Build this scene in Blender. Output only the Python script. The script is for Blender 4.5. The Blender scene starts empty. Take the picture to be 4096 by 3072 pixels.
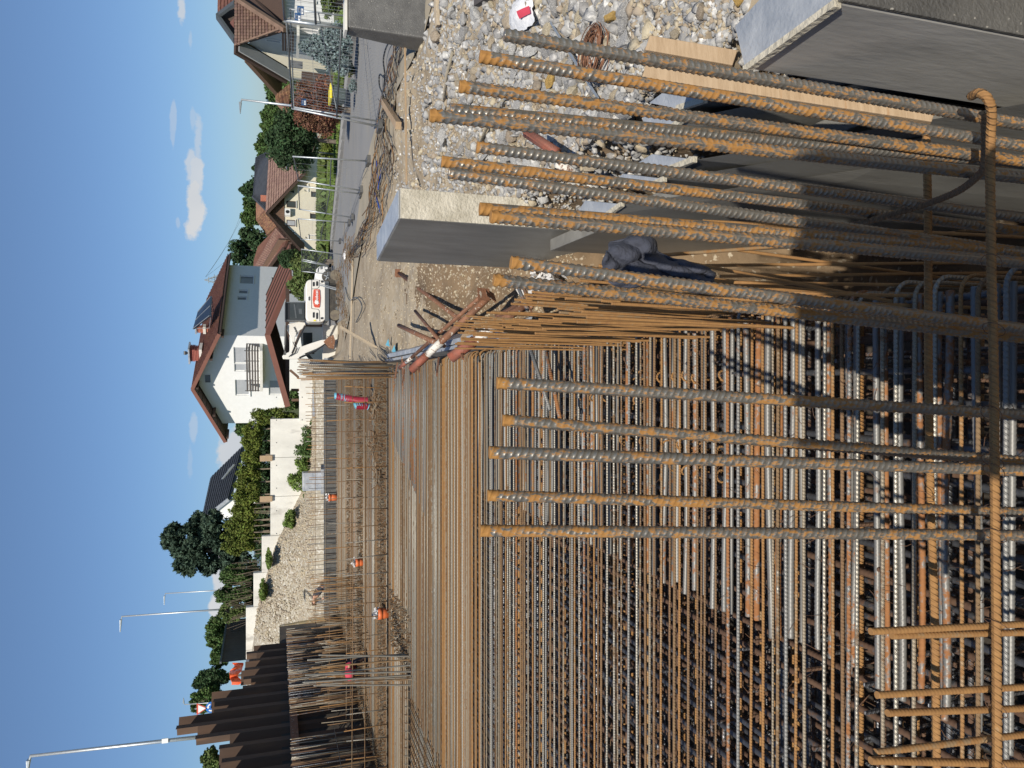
import bpy, math, random
import numpy as np
from mathutils import Vector, Matrix
random.seed(7); np.random.seed(7)
R = math.radians
scene = bpy.context.scene

# ------------------------------------------------------------------ camera, sky, sun
PITCH = R(17.8); CAMZ = 2.4; F = 2958.0      # focal length in photograph pixels (4096 wide)
cp, sp = math.cos(PITCH), math.sin(PITCH)
cam_d = bpy.data.cameras.new('camera'); cam = bpy.data.objects.new('camera', cam_d)
scene.collection.objects.link(cam); scene.camera = cam
cam_d.sensor_width = 36.0; cam_d.lens = 26.0; cam_d.clip_start = 0.05; cam_d.clip_end = 6000
L_ = Vector((0, cp, -sp)); U_ = Vector((0, sp, cp)); R_ = Vector((1, 0, 0))
# the phone was held upright but the picture is stored on its side: image up = world +X
m = Matrix((-U_, R_, -L_)).transposed().to_4x4(); m.translation = Vector((0, 0, CAMZ)); cam.matrix_world = m

SUN_AZ, SUN_EL = R(193), R(43)
sdir = Vector((math.sin(SUN_AZ)*math.cos(SUN_EL), math.cos(SUN_AZ)*math.cos(SUN_EL), math.sin(SUN_EL)))
sun_d = bpy.data.lights.new('sun', 'SUN'); sun_d.energy = 4.9; sun_d.angle = R(0.53); sun_d.color = (1, .93, .82)
sun = bpy.data.objects.new('sun', sun_d); scene.collection.objects.link(sun)
sun.rotation_euler = sdir.to_track_quat('Z', 'Y').to_euler(); sun.location = sdir*100
scene.view_settings.view_transform = 'Standard'; scene.view_settings.look = 'None'
scene.view_settings.gamma = 1; scene.view_settings.exposure = 0.0; scene.view_settings.use_curve_mapping = False

def raydir(x, y): return R_*((3072-y-1536)/F) + L_ - U_*((x-2048)/F)
def P(x, y, d): return Vector((0, 0, CAMZ)) + raydir(x, y)*d
def PY(x, y, Y): r = raydir(x, y); return Vector((0, 0, CAMZ)) + r*(Y/r.y)
def PZ(x, y, z): r = raydir(x, y); return Vector((0, 0, CAMZ)) + r*((z-CAMZ)/r.z)

world = bpy.data.worlds.new('World'); scene.world = world; world.use_nodes = True
nt = world.node_tree; nt.nodes.clear()
def N(nt, t, **kw):
    n = nt.nodes.new(t)
    for k, v in kw.items():
        if k.startswith('i_'): n.inputs[k[2:].replace('_', ' ')].default_value = v
        else: setattr(n, k, v)
    return n
def MATH(nt, op, a, b=None, clamp=False):
    n = nt.nodes.new('ShaderNodeMath'); n.operation = op; n.use_clamp = clamp
    for i, v in enumerate((a, b)):
        if v is None: continue
        if isinstance(v, (int, float)): n.inputs[i].default_value = v
        else: nt.links.new(v, n.inputs[i])
    return n.outputs[0]
sky = N(nt, 'ShaderNodeTexSky'); sky.sky_type = 'NISHITA'; sky.sun_disc = False
sky.sun_elevation = SUN_EL; sky.sun_rotation = SUN_AZ; sky.air_density = 1.0; sky.dust_density = 0.15; sky.ozone_density = 3.0
tc = N(nt, 'ShaderNodeTexCoord'); sep = N(nt, 'ShaderNodeSeparateXYZ'); nt.links.new(tc.outputs['Generated'], sep.inputs[0])
yy = MATH(nt, 'MAXIMUM', sep.outputs[1], 0.05)
uu = MATH(nt, 'DIVIDE', sep.outputs[0], yy); ww = MATH(nt, 'DIVIDE', sep.outputs[2], yy)
comb = N(nt, 'ShaderNodeCombineXYZ'); nt.links.new(uu, comb.inputs[0]); nt.links.new(ww, comb.inputs[1])
nz = N(nt, 'ShaderNodeTexNoise'); nz.inputs['Scale'].default_value = 26; nz.inputs['Detail'].default_value = 7; nz.inputs['Roughness'].default_value = .62
nt.links.new(comb.outputs[0], nz.inputs['Vector'])
nz2 = N(nt, 'ShaderNodeTexNoise'); nz2.inputs['Scale'].default_value = 9; nz2.inputs['Detail'].default_value = 3
nt.links.new(comb.outputs[0], nz2.inputs['Vector'])
nn = MATH(nt, 'SUBTRACT', nz.outputs['Fac'], 0.5)
total = None
for (x, y, a, b, s) in [(778, 868, 75, 36, 1.0), (775, 800, 70, 30, 1.0), (785, 715, 95, 24, .85), (765, 640, 90, 20, .7), (790, 560, 110, 18, .5), (772, 480, 60, 12, .3),
                        (728, 45, 60, 18, .8), (762, 160, 60, 10, .3), (695, 450, 60, 10, .35), (692, 560, 60, 9, .3), (775, 1722, 60, 14, .35), (760, 1850, 80, 11, .18),
                        (985, 1690, 170, 60, 1.1), (940, 1830, 150, 50, 1.0), (895, 1745, 60, 20, .5), (875, 2290, 160, 26, 1.1), (862, 2440, 80, 26, 1.0), (950, 1500, 400, 26, .5), (712, 885, 30, 10, .3)]:
    r = raydir(x, y); cu, cw = r.x/r.y, r.z/r.y
    du = MATH(nt, 'MULTIPLY', MATH(nt, 'SUBTRACT', uu, cu), F/a*1.05); dw = MATH(nt, 'MULTIPLY', MATH(nt, 'SUBTRACT', ww, cw), F/b*1.05)
    dd = MATH(nt, 'ADD', MATH(nt, 'MULTIPLY', du, du), MATH(nt, 'MULTIPLY', dw, dw))
    mk = MATH(nt, 'SUBTRACT', 1.05, MATH(nt, 'SQRT', dd))
    mk = MATH(nt, 'ADD', mk, MATH(nt, 'MULTIPLY', nn, 3.4))
    mk = MATH(nt, 'MULTIPLY', mk, s*2.3, clamp=True); mk = MATH(nt, 'MINIMUM', mk, min(1, s))
    total = mk if total is None else MATH(nt, 'MAXIMUM', total, mk)
total = MATH(nt, 'MULTIPLY', total, MATH(nt, 'GREATER_THAN', sep.outputs[1], 0.06))
skyc = N(nt, 'ShaderNodeMix', data_type='RGBA'); skyc.inputs['Factor'].default_value = 1; skyc.blend_type = 'MULTIPLY'
nt.links.new(sky.outputs[0], skyc.inputs['A'])
el_ = N(nt, 'ShaderNodeMapRange'); el_.inputs['From Min'].default_value = 0.0; el_.inputs['From Max'].default_value = .42; nt.links.new(sep.outputs[2], el_.inputs['Value'])
hz = N(nt, 'ShaderNodeMix', data_type='RGBA'); hz.inputs['A'].default_value = (.64, .86, 1.22, 1); hz.inputs['B'].default_value = (1.22, 1.27, 1.34, 1)
nt.links.new(el_.outputs[0], hz.inputs['Factor']); nt.links.new(hz.outputs['Result'], skyc.inputs['B'])
ccol = N(nt, 'ShaderNodeMix', data_type='RGBA')
nt.links.new(MATH(nt, 'MULTIPLY', nz2.outputs['Fac'], 1.0), ccol.inputs['Factor']); ccol.inputs['A'].default_value = (11.0, 10.9, 10.8, 1); ccol.inputs['B'].default_value = (7.0, 7.8, 8.8, 1)
mx = N(nt, 'ShaderNodeMix', data_type='RGBA')
nt.links.new(total, mx.inputs['Factor']); nt.links.new(skyc.outputs['Result'], mx.inputs['A']); nt.links.new(ccol.outputs['Result'], mx.inputs['B'])
bg = N(nt, 'ShaderNodeBackground'); bg.inputs['Strength'].default_value = 0.07
nt.links.new(mx.outputs['Result'], bg.inputs[0]); out = N(nt, 'ShaderNodeOutputWorld'); nt.links.new(bg.outputs[0], out.inputs[0])

# ------------------------------------------------------------------ materials
def material(name, c1, c2=None, scale=3.0, rough=.85, metal=0.0, bump=.3, bscale=None, detail=6, thr=(.35, .65), island=0.0, spots=None, coord='Object', stretch=None, spec=.5):
    m = bpy.data.materials.new(name); m.use_nodes = True; t = m.node_tree; b = t.nodes['Principled BSDF']
    b.inputs['Roughness'].default_value = rough; b.inputs['Metallic'].default_value = metal
    b.inputs['Specular IOR Level'].default_value = spec
    c2 = c2 or tuple(v*.75 for v in c1)
    co = N(t, 'ShaderNodeTexCoord'); vec = co.outputs[coord]
    if stretch:
        mp = N(t, 'ShaderNodeMapping'); mp.inputs['Scale'].default_value = stretch; t.links.new(vec, mp.inputs[0]); vec = mp.outputs[0]
    n = N(t, 'ShaderNodeTexNoise'); n.inputs['Scale'].default_value = scale; n.inputs['Detail'].default_value = detail; n.inputs['Roughness'].default_value = .6
    t.links.new(vec, n.inputs['Vector'])
    mr = N(t, 'ShaderNodeMapRange'); mr.inputs['From Min'].default_value = thr[0]; mr.inputs['From Max'].default_value = thr[1]; t.links.new(n.outputs['Fac'], mr.inputs['Value'])
    mix = N(t, 'ShaderNodeMix', data_type='RGBA'); mix.inputs['A'].default_value = (*c1, 1); mix.inputs['B'].default_value = (*c2, 1)
    t.links.new(mr.outputs[0], mix.inputs['Factor']); colr = mix.outputs['Result']
    if spots:   # (colour, scale, lo, hi)
        n3 = N(t, 'ShaderNodeTexNoise'); n3.inputs['Scale'].default_value = spots[1]; n3.inputs['Detail'].default_value = 5; t.links.new(vec, n3.inputs['Vector'])
        m3 = N(t, 'ShaderNodeMapRange'); m3.inputs['From Min'].default_value = spots[2]; m3.inputs['From Max'].default_value = spots[3]; t.links.new(n3.outputs['Fac'], m3.inputs['Value'])
        x3 = N(t, 'ShaderNodeMix', data_type='RGBA'); t.links.new(colr, x3.inputs['A']); x3.inputs['B'].default_value = (*spots[0], 1); t.links.new(m3.outputs[0], x3.inputs['Factor']); colr = x3.outputs['Result']
    if island:
        g = N(t, 'ShaderNodeNewGeometry'); oi = N(t, 'ShaderNodeObjectInfo')
        rr = MATH(t, 'FRACT', MATH(t, 'ADD', g.outputs['Random Per Island'], oi.outputs['Random']))
        v = MATH(t, 'ADD', MATH(t, 'MULTIPLY', rr, island), 1-island*.5)
        hs = N(t, 'ShaderNodeHueSaturation'); t.links.new(v, hs.inputs['Value']); t.links.new(colr, hs.inputs['Color'])
        t.links.new(MATH(t, 'ADD', MATH(t, 'MULTIPLY', rr, island*.06), .5-island*.03), hs.inputs['Hue']); colr = hs.outputs[0]
    t.links.new(colr, b.inputs['Base Color'])
    if bump:
        n2 = N(t, 'ShaderNodeTexNoise'); n2.inputs['Scale'].default_value = bscale or scale*4; n2.inputs['Detail'].default_value = 6; t.links.new(vec, n2.inputs['Vector'])
        bp = N(t, 'ShaderNodeBump'); bp.inputs['Strength'].default_value = bump; bp.inputs['Distance'].default_value = .02
        t.links.new(n2.outputs['Fac'], bp.inputs['Height']); t.links.new(bp.outputs[0], b.inputs['Normal'])
    return m

def rebar_mat(name, steel, rust, amount, pitch=.018, rib=True, tint=.35, rscale=38, metal=.75, rough=.4, low=.4, tip=0):
    """steel with patches of rust; the length of the bar is UV v in metres, its turn UV u"""
    m = bpy.data.materials.new(name); m.use_nodes = True; t = m.node_tree; b = t.nodes['Principled BSDF']
    co = N(t, 'ShaderNodeTexCoord'); g = N(t, 'ShaderNodeNewGeometry'); oi = N(t, 'ShaderNodeObjectInfo')
    rr = MATH(t, 'FRACT', MATH(t, 'ADD', g.outputs['Random Per Island'], oi.outputs['Random']))
    off = N(t, 'ShaderNodeCombineXYZ'); t.links.new(MATH(t, 'MULTIPLY', rr, 37), off.inputs[0]); t.links.new(MATH(t, 'MULTIPLY', rr, 91), off.inputs[2])
    av = N(t, 'ShaderNodeVectorMath', operation='ADD'); mpg = N(t, 'ShaderNodeMapping'); mpg.inputs['Scale'].default_value = (1, 1, .4) if not rib else (1, 1, 1); t.links.new(co.outputs['Object'], mpg.inputs[0]); t.links.new(mpg.outputs[0], av.inputs[0]); t.links.new(off.outputs[0], av.inputs[1])
    n = N(t, 'ShaderNodeTexNoise'); n.inputs['Scale'].default_value = rscale; n.inputs['Detail'].default_value = 5; n.inputs['Roughness'].default_value = .65; t.links.new(av.outputs[0], n.inputs['Vector'])
    n2 = N(t, 'ShaderNodeTexNoise'); n2.inputs['Scale'].default_value = rscale/14; n2.inputs['Detail'].default_value = 2; t.links.new(av.outputs[0], n2.inputs['Vector'])
    k = MATH(t, 'ADD', MATH(t, 'MULTIPLY', n.outputs['Fac'], 1-low), MATH(t, 'MULTIPLY', n2.outputs['Fac'], low))
    k = MATH(t, 'ADD', k, MATH(t, 'MULTIPLY', MATH(t, 'SUBTRACT', rr, .5), tint))
    if tip:
        so = N(t, 'ShaderNodeSeparateXYZ'); t.links.new(co.outputs['Object'], so.inputs[0]); k = MATH(t, 'ADD', k, MATH(t, 'MULTIPLY', MATH(t, 'SUBTRACT', 1.0, MATH(t, 'MULTIPLY', so.outputs[2], 34.0), clamp=True), MATH(t, 'MULTIPLY', rr, tip)))
    lo = .62-amount*.35
    mr = N(t, 'ShaderNodeMapRange'); mr.inputs['From Min'].default_value = lo; mr.inputs['From Max'].default_value = lo+.07; t.links.new(k, mr.inputs['Value'])
    mix = N(t, 'ShaderNodeMix', data_type='RGBA'); mix.inputs['A'].default_value = (*steel, 1); t.links.new(mr.outputs[0], mix.inputs['Factor'])
    rc = N(t, 'ShaderNodeMix', data_type='RGBA'); rc.inputs['A'].default_value = (*rust, 1); rc.inputs['B'].default_value = (rust[0]*.45, rust[1]*.38, rust[2]*.5, 1)
    t.links.new(n.outputs['Fac'], rc.inputs['Factor']); t.links.new(rc.outputs['Result'], mix.inputs['B'])
    t.links.new(mix.outputs['Result'], b.inputs['Base Color'])
    t.links.new(MATH(t, 'SUBTRACT', metal, MATH(t, 'MULTIPLY', mr.outputs[0], metal)), b.inputs['Metallic'])
    t.links.new(MATH(t, 'ADD', MATH(t, 'MULTIPLY', mr.outputs[0], .85-rough), rough), b.inputs['Roughness'])
    h = MATH(t, 'MULTIPLY', n.outputs['Fac'], .25)
    if rib:
        uv = N(t, 'ShaderNodeUVMap'); s = N(t, 'ShaderNodeSeparateXYZ'); t.links.new(uv.outputs[0], s.inputs[0])
        ph = MATH(t, 'ADD', MATH(t, 'MULTIPLY', s.outputs[1], 2*math.pi/pitch), MATH(t, 'MULTIPLY', s.outputs[0], 2*math.pi*2))
        w = MATH(t, 'MAXIMUM', MATH(t, 'SINE', ph), 0.0); h = MATH(t, 'ADD', h, w)
    bp = N(t, 'ShaderNodeBump'); bp.inputs['Strength'].default_value = .9; bp.inputs['Distance'].default_value = .003 if rib else .001
    t.links.new(h, bp.inputs['Height']); t.links.new(bp.outputs[0], b.inputs['Normal'])
    return m

M = {}
RUST = (.42, .19, .06); RUSTD = (.26, .115, .045)
M['bar_big'] = rebar_mat('foreground_rebar', (.235, .222, .195), (.48, .25, .06), .38, rib=False, tint=.07, rscale=95, metal=.65, rough=.4, low=.25, tip=.5)
M['bar_silver'] = rebar_mat('silver_rebar', (.215, .21, .195), RUST, .14, pitch=.02, tint=.3, rscale=30, metal=.3, rough=.5)
M['bar_mixed'] = rebar_mat('weathered_rebar', (.31, .285, .235), (.28, .185, .085), .46, pitch=.02, tint=.9, rscale=14, metal=.55, rough=.45)
M['bar_dark'] = rebar_mat('dark_rebar', (.15, .155, .165), (.17, .10, .055), .35, pitch=.022, tint=.5, rscale=20, metal=.7, rough=.42)
M['bar_orange'] = rebar_mat('orange_rusty_rebar', (.31, .21, .115), (.43, .235, .075), .75, pitch=.016, tint=.2, rscale=30, metal=.2, rough=.6)
M['bar_brown'] = rebar_mat('brown_rusty_rebar', (.29, .24, .17), (.28, .175, .08), .6, pitch=.016, tint=.6, rscale=20, metal=.3, rough=.6)
M['wire'] = material('tie_wire', (.09, .06, .045), (.2, .1, .05), 40, .7, .4, 0)
M['soil'] = material('excavated_soil', (.385, .32, .225), (.245, .19, .125), .9, .95, 0, 1.0, bscale=9, detail=10, spots=((.42, .37, .29), 9, .52, .70))
M['earth'] = material('brown_dug_earth', (.225, .155, .09), (.12, .082, .047), 1.5, .95, 0, 1, bscale=14, detail=10, spots=((.40, .34, .25), 12, .60, .68))
M['concslab'] = material('grey_slab_concrete', (.44, .43, .40), (.31, .30, .275), 2.2, .75, 0, .12, bscale=30, stretch=(1, 1, .25), spots=((.17, .165, .155), 3, .56, .75))
M['mud'] = material('wet_pit_soil', (.075, .06, .045), (.035, .03, .024), 2, .9, 0, .8, bscale=10)
M['yellowsoil'] = material('yellow_cut_soil', (.50, .38, .19), (.38, .28, .14), 1.6, .95, 0, 1, bscale=12, spots=((.58, .52, .40), 6, .55, .7))
M['gravelslope'] = material('gravel_slope_soil', (.40, .36, .28), (.29, .25, .185), 1.2, .95, 0, 1, bscale=16, spots=((.58, .55, .48), 9, .52, .66))
M['road'] = material('asphalt', (.215, .215, .215), (.25, .245, .235), .5, .9, 0, .35, bscale=60, spots=((.3, .27, .21), .35, .56, .8))
M['dust'] = material('dusty_road_edge', (.36, .31, .23), (.28, .25, .19), .8, .95, 0, .6, bscale=20)
M['pave'] = material('concrete_paving', (.36, .35, .33), (.28, .27, .25), 1.2, .9, 0, .3)
M['lawn'] = material('lawn', (.085, .13, .035), (.16, .17, .055), 1.2, .95, 0, 1, bscale=22)
M['field'] = material('far_field', (.07, .10, .035), (.11, .13, .045), .03, .95, 0, .3)
M['conc'] = material('cast_concrete', (.74, .72, .65), (.60, .58, .52), 1.1, .85, 0, .25, bscale=14, stretch=(1, 1, .5), spots=((.36, .34, .30), 2.4, .6, .8))
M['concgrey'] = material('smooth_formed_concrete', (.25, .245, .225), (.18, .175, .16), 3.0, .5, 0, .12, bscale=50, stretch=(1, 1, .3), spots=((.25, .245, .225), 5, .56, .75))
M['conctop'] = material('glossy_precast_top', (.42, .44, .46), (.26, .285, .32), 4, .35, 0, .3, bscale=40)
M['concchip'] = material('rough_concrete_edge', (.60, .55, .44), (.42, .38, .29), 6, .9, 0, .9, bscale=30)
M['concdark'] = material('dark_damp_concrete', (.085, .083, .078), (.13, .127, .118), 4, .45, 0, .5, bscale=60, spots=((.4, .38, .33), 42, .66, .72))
M['white'] = material('white_render', (.80, .80, .78), (.76, .76, .74), 3, .9, 0, .15, bscale=40)
M['cream'] = material('cream_render', (.74, .69, .54), (.70, .64, .50), 3, .9, 0, .15)
M['whiteA'] = material('off_white_render', (.66, .66, .65), (.60, .60, .60), 2, .9, 0, .15)
M['trim'] = material('white_painted_trim', (.8, .8, .78), (.74, .74, .72), 8, .6, 0, 0)
M['tilered'] = material('red_roof_tile', (.185, .078, .055), (.14, .06, .044), 2, .75, 0, .2, island=.35)
M['tilebrown'] = material('brown_roof_tile', (.19, .115, .085), (.14, .085, .062), 3, .8, 0, .2, island=.35)
M['tilepink'] = material('faded_roof_tile', (.34, .21, .165), (.27, .16, .125), 2, .8, 0, .2, island=.3)
M['tileold'] = material('old_mossy_tile', (.30, .15, .085), (.19, .11, .07), 2, .85, 0, .4, island=.6, spots=((.45, .24, .14), 7, .55, .7))
M['tiledark'] = material('anthracite_roof_tile', (.055, .06, .07), (.04, .045, .052), 2, .6, 0, .2, island=.25)
M['metalroof'] = material('red_brown_sheet_roof', (.23, .098, .068), (.20, .085, .06), 2, .55, 0, 0)
M['brick'] = material('brick', (.42, .15, .10), (.32, .10, .07), 9, .9, 0, .4, island=.4)
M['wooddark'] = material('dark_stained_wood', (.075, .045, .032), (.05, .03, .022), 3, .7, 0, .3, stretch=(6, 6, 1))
M['woodbrown'] = material('brown_wood', (.16, .095, .062), (.12, .07, .045), 3, .75, 0, .3, stretch=(6, 6, 1))
M['woodlight'] = material('fresh_sawn_wood', (.43, .31, .19), (.34, .235, .135), 5, .7, 0, .3, stretch=(1, 1, 12), spots=((.36, .22, .11), 4, .62, .74))
M['woodgrey'] = material('weathered_plank', (.50, .41, .29), (.38, .31, .22), 3, .85, 0, .4, stretch=(8, 1, 8))
M['black'] = material('black_paint', (.025, .026, .028), (.02, .02, .022), 4, .4, 0, 0)
M['rubber'] = material('rubber', (.035, .033, .03), (.08, .07, .055), 6, .85, 0, .5)
M['cladding'] = material('grey_brown_cladding', (.105, .09, .08), (.08, .068, .06), 2, .7, 0, 0)
M['glass'] = material('window_glass', (.045, .055, .06), (.06, .07, .075), 2, .06, 0, 0, spec=1)
M['shutter'] = material('grey_shutter', (.40, .415, .43), (.36, .375, .39), 2, .6, 0, .2)
M['greywin'] = material('closed_grey_window', (.13, .135, .145), (.17, .175, .18), 2, .3, 0, 0)
M['galv'] = material('galvanised_steel', (.50, .53, .54), (.40, .43, .44), 20, .42, .6, .1)
M['steeldark'] = material('dark_grey_tube', (.15, .165, .17), (.11, .12, .125), 20, .5, .5, .1)
M['rusttube'] = material('rusty_steel_tube', (.19, .095, .055), (.28, .13, .07), 7, .75, .2, .4, spots=((.5, .44, .36), 15, .62, .68))
M['redtube'] = material('red_primer_steel', (.33, .10, .06), (.22, .10, .07), 9, .7, .2, .4)
M['whiteflake'] = material('flaking_white_paint', (.72, .68, .6), (.2, .1, .06), 16, .7, 0, .5, thr=(.52, .6))
M['pile'] = material('rusty_sheet_pile', (.155, .093, .06), (.095, .062, .044), 1.2, .8, .25, .35, stretch=(1, 1, .25), spots=((.20, .115, .065), 2.2, .56, .75))
M['rock'] = material('grey_limestone', (.41, .40, .375), (.25, .25, .25), 9, .9, 0, .8, bscale=26, island=.5, spots=((.66, .64, .60), 14, .55, .7))
M['rockbeige'] = material('beige_limestone', (.46, .395, .29), (.33, .27, .19), 8, .9, 0, .8, bscale=26, island=.4)
M['rockyellow'] = material('yellow_ochre_stone', (.58, .38, .12), (.44, .28, .08), 9, .9, 0, .8)
M['wheat'] = material('machine_white_paint', (.76, .74, .68), (.70, .67, .60), 2, .4, 0, 0, spots=((.45, .38, .28), 3, .64, .8))
M['red'] = material('red_panel', (.62, .10, .06), (.58, .09, .05), 3, .4, 0, 0)
M['redcloth'] = material('red_cloth', (.60, .06, .10), (.5, .05, .08), 8, .9, 0, .2)
M['duct'] = material('wine_red_corrugated_duct', (.40, .03, .055), (.34, .025, .05), 8, .45, 0, 0)
M['tape'] = material('blue_tape', (.10, .38, .52), (.2, .5, .6), 12, .5, 0, .5)
M['orangepipe'] = material('orange_drain_pipe', (.72, .17, .05), (.66, .15, .045), 4, .5, 0, 0)
M['plastic'] = material('clear_wrap_film', (.72, .70, .68), (.5, .5, .5), 10, .3, 0, .9)
M['whitebag'] = material('white_plastic_bag', (.80, .80, .80), (.7, .71, .72), 5, .5, 0, .5)
M['blue'] = material('blue_sign', (.02, .085, .22), (.02, .075, .2), 3, .5, 0, 0)
M['bluelight'] = material('blue_traffic_sign', (.02, .16, .55), (.02, .15, .5), 3, .4, 0, 0)
M['signwhite'] = material('sign_white', (.82, .82, .8), (.78, .78, .76), 3, .5, 0, 0)
M['yellow'] = material('yellow_lid', (.85, .72, .04), (.8, .66, .04), 3, .5, 0, 0)
M['bin'] = material('grey_green_bin', (.10, .13, .13), (.08, .10, .10), 3, .6, 0, 0)
M['skin'] = material('skin', (.50, .29, .20), (.45, .25, .17), 8, .6, 0, 0)
M['hair'] = material('brown_hair', (.05, .03, .02), (.08, .045, .03), 40, .8, 0, .6)
M['darkcloth'] = material('dark_blue_grey_cloth', (.055, .06, .08), (.04, .045, .06), 6, .9, 0, .6)
M['jacketcloth'] = material('worn_navy_cloth', (.065, .07, .095), (.045, .05, .068), 8, .95, 0, .9, bscale=30, spots=((.17, .155, .125), 5, .54, .66))
M['greycloth'] = material('pale_grey_shirt', (.30, .31, .30), (.22, .24, .23), 6, .9, 0, .4)
M['mesh'] = material('orange_barrier_mesh', (.90, .17, .05), (.82, .13, .04), 6, .6, 0, 0)
M['greenpaint'] = material('green_spray_mark', (.02, .22, .12), (.03, .3, .17), 9, .8, 0, 0)
M['bluehose'] = material('blue_pipe', (.03, .07, .30), (.025, .06, .25), 4, .5, 0, 0)
M['bark'] = material('bark', (.12, .09, .065), (.20, .165, .13), 12, .95, 0, .8, stretch=(1, 1, .3))
M['pylon'] = material('far_grey_steel', (.34, .38, .40), (.3, .34, .36), 2, .7, .2, 0)
M['solar'] = material('solar_collector', (.02, .025, .035), (.015, .02, .03), 1, .18, 0, 0, spec=.8)
def leafmat(name, c, c2):
    c = tuple(v*1.4 for v in c); c2 = tuple(v*1.35 for v in c2); return material(name, c, c2, 1.1, .75, 0, 0, island=.75, spec=.25)
M['thuja'] = leafmat('thuja_foliage', (.105, .125, .022), (.055, .075, .016))
M['spruce'] = leafmat('dark_conifer_foliage', (.045, .072, .045), (.028, .048, .032))
M['bluespruce'] = leafmat('blue_spruce_foliage', (.145, .19, .185), (.085, .12, .12))
M['leafgreen'] = leafmat('green_foliage', (.065, .105, .03), (.038, .065, .02))
M['leafdark'] = leafmat('dark_green_foliage', (.035, .065, .025), (.022, .04, .017))
M['leafred'] = leafmat('red_brown_foliage', (.15, .055, .035), (.09, .05, .03))
M['leafbright'] = leafmat('fresh_green_foliage', (.11, .16, .035), (.07, .10, .025))
M['bamboo'] = leafmat('olive_green_foliage', (.10, .13, .04), (.055, .08, .025))
M['twig'] = material('grey_twigs', (.28, .22, .16), (.18, .14, .10), 9, .9, 0, 0)
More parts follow.
